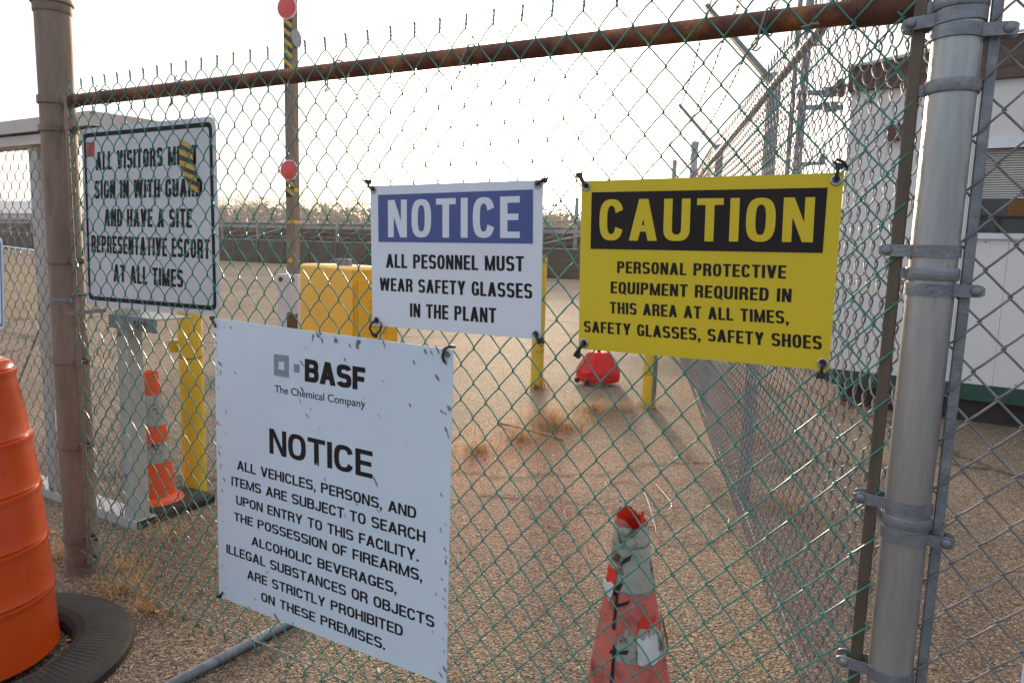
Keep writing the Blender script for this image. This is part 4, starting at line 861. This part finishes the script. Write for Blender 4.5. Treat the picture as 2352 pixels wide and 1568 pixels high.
def barbed(P0, P1, sag, n=40):
    mb = MB(); P0, P1 = np.array(P0), np.array(P1); T = np.linspace(0, 1, n)
    L = [P0*(1-t)+P1*t-np.array([0, 0, sag*4*t*(1-t)]) for t in T]; mb.tube(L, .0026, 4)
    mb.tube([l+np.array([.002*math.cos(i*2.2), 0, .002*math.sin(i*2.2)]) for i, l in enumerate(L)], .0022, 4)
    dist = np.linalg.norm(P1-P0); nb = max(2, int(dist/.11)); rg = random.Random(5)
    for i in range(nb):
        t = (i+.5)/nb; c = P0*(1-t)+P1*t-np.array([0, 0, sag*4*t*(1-t)])
        mb.tube([c-DF*.004, c+DF*.004], .0065, 5)
        for s_ in range(4):
            a = rg.uniform(0, 6.28); d_ = NF*math.cos(a)*.022+np.array([0, 0, math.sin(a)*.022])+DF*rg.uniform(-.008, .008); mb.tube([c, c+d_], [.0022, .0009], 3)
    return mb
e0 = (np.array(fp(.0, -.05, 2.11)), np.array(fp(.0, -.05, 2.11))+NF*.33+np.array([0, 0, .36]))
seq = [e0]+arms
for fr in (.38, .68, .96):
    for i in range(len(seq)-1):
        P0 = seq[i][0]*(1-fr)+seq[i][1]*fr; P1 = seq[i+1][0]*(1-fr)+seq[i+1][1]*fr
        barbed(P0, P1, .02+.02*fr).build('barbed_wire', M['galv'], F3)
q = MB(); c = fp(7.6, -.05); q.lathe([(.045, 0), (.045, 2.55), (.05, 2.55), (.047, 2.58), (.0005, 2.60)], (c[0], c[1], 0), 20, caps=False)
q.build('end_post', M['galv_post'], F3, True)
q = MB(); c = fp(7.9, .16); q.lathe([(.03, 0), (.03, 2.4), (.0005, 2.42)], (c[0], c[1], 0), 16, caps=False); q.build('end_post', M['galv_post'], F3, True)

# ------------------------------------------------------------------ site trailer
TR = thing('site_trailer', 'white panelled office trailer with brown eave and green skirt on the right', 'trailer', (1.8, 6.4, 0))
rt = -.05; tx0, ty0 = -.69, 5.36; ux = np.array([math.cos(rt), math.sin(rt)]); uy = np.array([-math.sin(rt), math.cos(rt)])
def tq(a, b_, z): p_ = np.array([tx0, ty0])+ux*a+uy*b_; return (p_[0], p_[1], z)
def tbox(mb, a0, a1, b0, b1, z0_, z1_): mb.box(tq((a0+a1)/2, (b0+b1)/2, (z0_+z1_)/2), (a1-a0, b1-b0, z1_-z0_), rz=rt)
LT = 5.2
# wall panels, leaving the window opening (a 0.93..2.1, z 1.50..2.16)
q = MB(); wa0, wa1, wz0, wz1 = .955, 2.15, 1.50, 2.165
a = 0.0; n_ = 0
while a < LT-1e-6:
    a2 = min(a+.303, LT)
    for z0_, z1_ in ((.305, wz0), (wz0, wz1), (wz1, 2.68)):
        p0, p1 = a, a2-.002
        if z0_ == wz0 and p1 > wa0 and p0 < wa1:
            if p0 < wa0: tbox(q, p0, wa0, 0, .05, z0_, z1_)
            if p1 > wa1: tbox(q, wa1, p1, 0, .05, z0_, z1_)
            continue
        tbox(q, p0, p1, 0, .05, z0_, z1_)
    a = a2
tbox(q, 0, .05, .0505, 2.9, .305, 2.68); tbox(q, LT-.05, LT, .0505, 2.9, .305, 2.68); tbox(q, .051, LT-.051, 2.85, 2.9, .305, 2.68)
q.build('wall', M['trailer'], TR)
q = MB(); tbox(q, .06, wa0-.005, .052, .06, .31, 2.67); tbox(q, wa1+.005, LT-.06, .052, .06, .31, 2.67); q.build('joint_backing', M['skirt_dark'], TR)
q2 = MB(); tbox(q2, wa0-.03, wa1+.03, -.022, .0, 2.145, 2.215); tbox(q2, wa0-.03, wa1+.03, -.028, 0, 1.455, 1.50); tbox(q2, wa0-.022, wa0, -.014, .0, 1.5, 2.145); tbox(q2, wa1, wa1+.022, -.014, 0, 1.5, 2.145); wf = q2.build('window_frame', M['trim_white'], TR)
q2 = MB(); tbox(q2, wa0, wa1, .045, .05, wz0, wz1); q2.build('pane', M['glass'], wf)
q2 = MB(); z = 1.775
while z < 2.15: q2.box(tq((wa0+wa1)/2, .030, z), (wa1-wa0-.01, .022, .003), rz=rt, rx=.75); z += .018
q2.build('blind', M['blind'], wf)
q2 = MB(); z = 1.64
while z < 1.77: q2.box(tq((wa0+wa1)/2+.1, .032, z), (wa1-wa0-.25, .02, .003), rz=rt, rx=.5); z += .016
q2.build('lower_blind', M['blind_warm'], wf)
q2 = MB(); tbox(q2, wa0, wa1, .015, .04, 1.615, 1.635); tbox(q2, wa0+.16, wa0+.19, .02, .04, 1.50, 1.615); q2.build('sash_bar', M['skirt_dark'], wf)
EV = lambda a: .115*(a+.02) if a < 2.6 else .115*max(0, 5.22-a)
q = MB(); V = []
AL = (-.025, 2.6, LT+.02)
for a in AL:
    for b_, z in ((-.01, 2.655), (-.05, 2.66), (-.07, 2.72), (-.10, 2.80), (-.12, 2.825), (3.0, 2.83), (3.0, 2.66)): V.append(tq(a, b_, z+(0 if z < 2.7 else EV(a)*(z-2.66)/.17)))
F = [tuple(range(6, -1, -1)), tuple(range(14, 21))]+[(k*7+i, k*7+(i+1) % 7, 7+k*7+(i+1) % 7, 7+k*7+i) for i in range(7) for k in (0, 1)]
q.add(V, F); q.build('eave', M['eave'], TR)
q = MB(); q.tube([tq(a, -.128, 2.835+EV(a)) for a in AL], .012, 8); q.build('gutter_edge', M['trim_white'], TR)
q = MB(); tbox(q, -.01, LT, -.015, .03, .175, .303); q.build('skirt', M['skirt_green'], TR)
q = MB(); tbox(q, .10, LT-.1, .04, .10, .0, .174); tbox(q, .10, LT-.1, 0.005, .12, .0, .03); q.build('base_frame', M['skirt_dark'], TR)
q = MB()
for a in np.arange(.1, LT, .303):
    for z in (.335, 1.06, 1.43): q.lathe([(.006, 0), (.004, .004), (.0001, .005)], tq(a+.05, 0, z), 8, M3=Matrix.Rotation(rt, 3, 'Z') @ Matrix.Rotation(math.pi/2, 3, 'X'), caps=False)
kind(q.build('rivets', M['rust_patch'], TR), 'stuff'); 
# wall lamp / junction box
q = MB(); tbox(q, .30, .42, -.06, 0, 2.24, 2.36); q.build('wall_box', M['siren'], TR)

# mast with horns and brackets left of the trailer
MS = thing('floodlight_mast', 'lattice of grey poles with brackets and dark red horn lamps beside the trailer', 'mast', (-1.45, 8, 0))
q = MB(); q.lathe([(.055, 0), (.045, 5.2)], (-1.50, 8.0, 0), 20); q.lathe([(.03, 0), (.028, 5.0)], (-1.62, 8.05, 0), 16); q.build('pole', M['galv_fit'], MS, True)
for z in (3.20, 3.03):
    q = MB(); q.box((-1.30, 7.98, z), (.52, .05, .05), rz=.1, ry=.06); q.box((-1.18, 7.98, z), (.16, .09, .10), rz=.1); q.build('bracket', M['galv_fit'], MS)
for x, z in ((-1.14, 3.22), (-.86, 3.24)):
    q = MB(); q.lathe([(.03, -.10), (.04, -.02), (.10, .06), (.11, .08), (.09, .075), (.0001, .02)], (x, 7.93, z), 20, M3=Matrix.Rotation(-.4, 3, 'Z') @ Matrix.Rotation(math.pi/2, 3, 'Y'), caps=False); q.build('horn_lamp', M['siren'], MS, True)
q = MB(); q.box((-1.40, 7.98, 3.86), (.12, .10, .22)); q.build('lamp_box', M['trim_white'], MS)
q = MB(); q.tube([(-1.50, 8, 4.05), (-.9, 7.7, 3.85), (.2, 7.2, 4.2), (4, 6.9, 5.3), (12, 6.5, 8.0)], .012, 6); q.tube([(-1.62, 8.05, 3.0), (-1.35, 8.0, 2.4), (-1.2, 7.98, 2.38)], .01, 6); q.build('cable', M['galv_fit'], MS, True)
q = MB(); q.box((-1.34, 7.98, 2.38), (.3, .03, .04)); q.box((-1.22, 7.98, 2.42), (.05, .04, .12)); q.build('bracket', M['galv_fit'], MS)
# pallet / white blocks on the ground by the fence
PB = tag(MB().box((-1.62, 8.3, .06), (.9, .25, .10), rz=-.2).box((-1.25, 8.1, .14), (.35, .12, .06), rz=.2).build('concrete_curb', M['trailer'], loc=(-1.5, 8.3, 0)), 'pale broken curb blocks on the ground behind the boundary fence', 'curb')

# ------------------------------------------------------------------ background
RK = thing('steel_rack', 'long low pipe rack with pale rails beyond the asphalt', 'rack', (-35, 27, 0))
def rackx(n0, n1, step): return np.arange(n0, n1, step)
q = MB()
for z, r_ in ((2.42, .03), (2.16, .035)): q.tube([(-75, 27, z*1.06), (-8, 27.5, z)], r_, 8)
q.box((-41, 27.3, 1.98), (66, .25, .16), rz=.007)
q.build('rail', M['rack_grey'], RK)
for x in np.arange(-74, -8, 3.1): q = MB(); q.box((x, 27.1, 1.25), (.11, .11, 2.5)); q.build('upright', M['rack_grey'], RK)
q = MB()
for zi, z in enumerate((2.05, 1.72, 1.42)):
    for x in np.arange(-74+zi*.5, -8, 1.15): q.tube([(x, 26.9, z-.10), (x+.52, 26.9, z+.12)], .018, 5)
for x in np.arange(-72, -10, 9.3): q.tube([(x, 26.8, 1.15), (x+4.6, 26.8, 2.12)], .035, 6); q.tube([(x+4.6, 26.8, 2.12), (x+6, 26.8, 2.12)], .035, 6)
kind(q.build('braces', M['rack_grey'], RK), 'stuff')
q = MB()
for i, z in enumerate((.9, 1.15, 1.45, 1.72, 1.95)): q.box((-41, 28.4+.2*i, z), (66, .9, .14), rz=.007)
q.box((-41, 29.8, 1.15), (66, .1, 2.2), rz=.007)
q.build('stored_sheets', M['rack_dark'], RK)
SF = thing('screen_fence', 'low dark slatted screen fence in front of the long rack', 'fence', (-35, 25, 0))
q = MB(); 
for i in range(9): q.box((-43, 25.0, .12+i*.125), (66, .03, .105), rz=.006)
q.box((-43, 25.06, .6), (66, .02, 1.2), rz=.006)
q.build('slats', M['dark_steel'], SF)
for x in np.arange(-75, -10, 1.9): q = MB(); q.box((x, 24.95+.006*(x+43), .62), (.07, .07, 1.24)); q.build('fence_post', M['rack_dark'], SF)
q = MB(); q.tube([(-76, 24.8, 1.22), (-10, 25.15, 1.22)], .02, 6); q.build('rail', M['rack_grey'], SF)
# wired light mast near the gap between the banners
LM = thing('utility_pole', 'slim grey pole with wires rising behind the rack between the two banners', 'pole', (-14, 28, 0))
q = MB(); q.lathe([(.11, 0), (.09, 3.55)], (-14.1, 28.5, 0), 12); q.build('shaft', M['rack_grey'], LM, True)
q = MB(); q.tube([(-19, 28.5, 3.2), (-14.1, 28.5, 3.15), (-9, 28.6, 2.95)], .018, 5); q.build('wire', M['rack_grey'], LM)
UP = thing('utility_pole', 'thin distant utility pole with crossarm standing above the left treetops', 'pole', (-150, 118, 0))
q = MB(); q.lathe([(.18, 0), (.13, 11.3)], (-150, 112, 0), 8); q.build('shaft', M['bark'], UP, True)
q = MB(); q.box((-150, 112, 10.9), (2.2, .2, .2)); q.build('crossarm', M['bark'], UP)
# vans / building far left
WB = thing('metal_building', 'long pale metal warehouse with grey roof at the far left', 'building', (-140, 62, 0))
q = MB(); q.box((-150, 66, 2.1), (90, 12, 4.2)); q.build('wall', M['bldg'], WB)
q = MB(); V = [(-196, 59.4, 4.21), (-104, 59.4, 4.21), (-104, 66, 6.3), (-196, 66, 7.1), (-104, 72.5, 4.21), (-196, 72.5, 4.21)]
q.add(V, [(0, 1, 2, 3), (3, 2, 4, 5), (1, 4, 2), (0, 3, 5), (0, 5, 4, 1)]); q.build('roof', M['bldg_roof'], WB)
q = MB(); q.box((-150, 59.9, 2.45), (88, .1, .12)); q.box((-150, 59.7, 1.2), (88, .1, 1.9)); q.build('loading_bay', M['dark_steel'], WB)
for x in np.arange(-178, -106, 3.0): q = MB(); q.box((x, 59.85, 3.3), (.12, .1, 1.7)); q.build('siding_rib', M['bldg_roof'], WB)
GR = thing('guard_rail', 'low white pipe rail along the far side of the dry lawn', 'rail', (-45, 20, 0))
q = MB(); q.tube([(-70, 28, .28), (-40.2, 18.7, .28), (-26, 14.6, .22)], .05, 6); q.build('pipe', M['trim_white'], GR)
for t in np.linspace(0, 1, 14): q = MB(); q.box((-70+t*30, 28-t*9.3, .14), (.08, .08, .28)); q.build('stub_post', M['trim_white'], GR)

# distant wood
def wood():
    V = []; F = []; MI = []; rg = np.random.default_rng(4); n = 0
    T = []; x = -300.
    while x < -30:
        T.append((x, 118+rg.uniform(-6, 14), rg.random() < .22)); x += rg.uniform(1.7, 3.2)
    for (x, y, ev) in T:
        hgt = (9.0+2.8*min(1, max(0, (-x-55)/70)))*rg.uniform(.86, 1.08); w = hgt*(.30 if not ev else .34)
        m = 420 if ev else 620
        # trunk
        tv = np.array([(x-.15, y, 0), (x+.15, y, 0), (x+.08, y, hgt*.7), (x-.08, y, hgt*.7)]); V.append(tv); F.append((n, n+1, n+2, n+3)); MI.append(0); n += 4
        a = rg.uniform(0, 2*math.pi, m); u = rg.random(m)**.5
        if ev:
            zc = hgt*rg.uniform(.25, 1.0, m); rr_ = w*np.sin(np.clip((zc/hgt-.12)/.95, 0, 1)*math.pi)**.6*u; s = .27
        else:
            zc = hgt*(rg.uniform(.2, 1.0, m)); rr_ = w*(.45+.75*np.clip(1-np.abs(zc/hgt-.65)/.45, 0, 1))*u; s = .62
        cx_ = x+rr_*np.cos(a); cy_ = y+rr_*np.sin(a)
        for i in range(m):
            if ev: d = rg.normal(0, s, (3, 3)); d[:, 2] *= .7
            else:
                L = rg.uniform(.5, 1.3); dx = (cx_[i]-x)/w*.5+rg.normal(0, .35); d = np.array([(-.05, 0, 0), (.05, 0, 0), (dx*L, rg.normal(0, .3), L)])
            V.append(d+np.array([cx_[i], cy_[i], zc[i]-(0 if ev else .7)])); F.append((n, n+1, n+2)); MI.append(1 if ev else 0); n += 3
    # understorey
    for i in range(14000):
        x = rg.uniform(-305, -25); c = np.array([x, 114+rg.uniform(-2, 2), rg.uniform(0, 6.6+1.6*min(1, max(0, (-x-55)/70)))]); V.append(c+rg.normal(0, .6, (3, 3))); F.append((n, n+1, n+2)); MI.append(int(rg.random() < .3)); n += 3
    me = bpy.data.meshes.new('distant_wood'); me.from_pydata(np.concatenate(V).tolist(), [], F); me.materials.append(M['bark']); me.materials.append(M['needle'])
    me.polygons.foreach_set('material_index', MI); o = bpy.data.objects.new('distant_wood', me); C.objects.link(o); kind(o, 'stuff')
wood()

# ------------------------------------------------------------------ dry weeds, wire and pipe on the ground
def weeds():
    mb = MB(); rg = random.Random(21)
    spots = [(-2.30, 3.20, .26, .11, 200), (-2.20, 3.05, .2, .09, 120), (-2.27, 2.66, .17, .07, 110), (-2.36, 2.27, .15, .06, 90), (-2.20, 3.72, .22, .09, 160), (-2.05, 3.95, .2, .06, 90), (-.53, 2.30, .20, .10, 130), (-2.45, .02, .13, .045, 80), (-2.62, .12, .12, .04, 60), (-2.25, -.02, .12, .04, 50),
             (-2.30, .55, .16, .05, 60), (-2.1, .40, .14, .04, 40), (-2.98, 4.28, .12, .10, 90), (-1.92, 4.2, .22, .05, 90), (-2.62, 4.72, .10, .09, 60), (-1.2, 5.6, .5, .10, 130), (-.6, 5.0, .3, .10, 90), (-2.9, .05, .12, .06, 60), (-1.0, .1, .3, .03, 40), (-2.75, .4, .2, .05, 60), (-1.6, 8.0, .6, .12, 120), (-.9, 3.6, .3, .07, 60)]
    spots = [(x, y, R*1.3, h*1.35, int(n*3)) for x, y, R, h, n in spots]+[(-2.5+.1*i+rg.uniform(-.1, .1), 2.0+.38*i+rg.uniform(-.1, .1), .25, .05, 90) for i in range(6)]+[(-1.25-.33*i, 4.6+i*.8, .22, .08, 110) for i in range(5)]
    for x, y, R, h, n in spots:
        for i in range(n):
            a = rg.uniform(0, 6.28); r_ = R*abs(rg.gauss(0, .5)); px, py = x+r_*math.cos(a), y+r_*math.sin(a)*.7; L = h*rg.uniform(.5, 1.5); d = rg.uniform(0, 6.28); ln = rg.uniform(.3, 1.6)
            P = [(px+math.cos(d)*ln*L*t*t, py+math.sin(d)*ln*L*t*t, L*t*(1-.35*t)) for t in (0, .4, .75, 1)]
            w = rg.uniform(.0006, .0013); s_ = (-math.sin(d)*w, math.cos(d)*w); V = []
            for k_, p_ in enumerate(P): f = 1-k_/3.4; V += [(p_[0]-s_[0]*f, p_[1]-s_[1]*f, p_[2]), (p_[0]+s_[0]*f, p_[1]+s_[1]*f, p_[2])]
            mb.add(V, [(0, 1, 3, 2), (2, 3, 5, 4), (4, 5, 7, 6)])
    kind(mb.build('dry_weeds', M['drygrass']), 'stuff')
weeds()
tag(MB().tube([(-1.765-.35*.075, -.209-.35, .016), (-1.751+.004, .30, .016)], .0165, 16).build('conduit_pipe', M['galv_fit'], None, True, loc=(-1.76, 0, 0)), 'grey conduit pipe lying on the gravel under the large white sign', 'pipe')
def smoothpath(P, n=8):
    P = np.array(P, float); out = []
    for i in range(len(P)-1):
        p0, p1, p2, p3 = P[max(i-1, 0)], P[i], P[i+1], P[min(i+2, len(P)-1)]
        for t in np.linspace(0, 1, n, endpoint=False): out.append(.5*((2*p1)+(-p0+p2)*t+(2*p0-5*p1+4*p2-p3)*t*t+(-p0+3*p1-3*p2+p3)*t**3))
    out.append(P[-1]); return out
wp = [(-1.93, 1.62, .004), (-1.45, 1.86, .01), (-1.05, 2.00, .02), (-.80, 2.06, .012), (-.72, 1.96, .008), (-.78, 1.76, .012), (-.93, 1.60, .010), (-1.0, 1.70, .02), (-1.12, 1.95, .025), (-1.30, 2.28, .015), (-1.42, 2.30, .01), (-1.42, 2.10, .02), (-1.22, 1.88, .03), (-1.05, 1.86, .02), (-1.02, 2.02, .012), (-1.20, 2.30, .008)]
tag(MB().tube(smoothpath(wp), .0021, 5).tube(smoothpath([(-1.60, 1.72, .006), (-1.62, 1.60, .012), (-1.50, 1.50, .01), (-1.38, 1.52, .012), (-1.45, 1.68, .01), (-1.30, 1.78, .006)]), .0021, 5).build('loose_wire', M['wirelit'], None, True, loc=(-1.2, 1.9, 0)), 'tangled loose wire lying in loops on the gravel behind the worn cone', 'wire')
tag(MB().tube(smoothpath([(-2.62, 2.95, .006), (-2.35, 2.86, .02), (-2.02, 2.80, .008)]), [.006]*16+[.003], 5).build('fallen_twig', M['bark'], None, True, loc=(-2.3, 2.9, 0)), 'thin dark twig lying across the dry weeds', 'twig')

# scattered litter: leaves, chips and small scraps
lt = MB(); rg = random.Random(8)
for i in range(420):
    x = rg.uniform(-3.2, 1.6); y = rg.uniform(-.5, 6.5) if i % 3 else rg.uniform(-.3, .9); a = rg.uniform(0, 6.28); L = rg.uniform(.004, .016); wd = L*rg.uniform(.25, .7); hh = rg.uniform(.002, .006)
    ca, sa = math.cos(a), math.sin(a); P = [(-L, 0, .001), (0, -wd, hh), (L, 0, .002), (0, wd, hh*.6)]
    lt.add([(x+px*ca-py*sa, y+px*sa+py*ca, pz+.003) for px, py, pz in P], [(0, 1, 2, 3)], mi=i % 3)
kind(lt.build('litter', [M['drygrass'], M['bark'], M['cone_white']]), 'stuff')

# ------------------------------------------------------------------ thin evening haze
hz = MB(); hz.box((-100, 200, 11.5), (640, 440, 25))
ho = hz.build('haze', bpy.data.materials.new('haze')); hm = ho.data.materials[0]; hm.use_nodes = True; t = hm.node_tree; t.nodes.clear()
ou = N(t, 'ShaderNodeOutputMaterial'); pv = N(t, 'ShaderNodeVolumePrincipled'); pv.inputs['Density'].default_value = .0008; pv.inputs['Color'].default_value = (1, .97, .93, 1); pv.inputs['Anisotropy'].default_value = .55
t.links.new(pv.outputs[0], ou.inputs['Volume']); kind(ho, 'stuff')
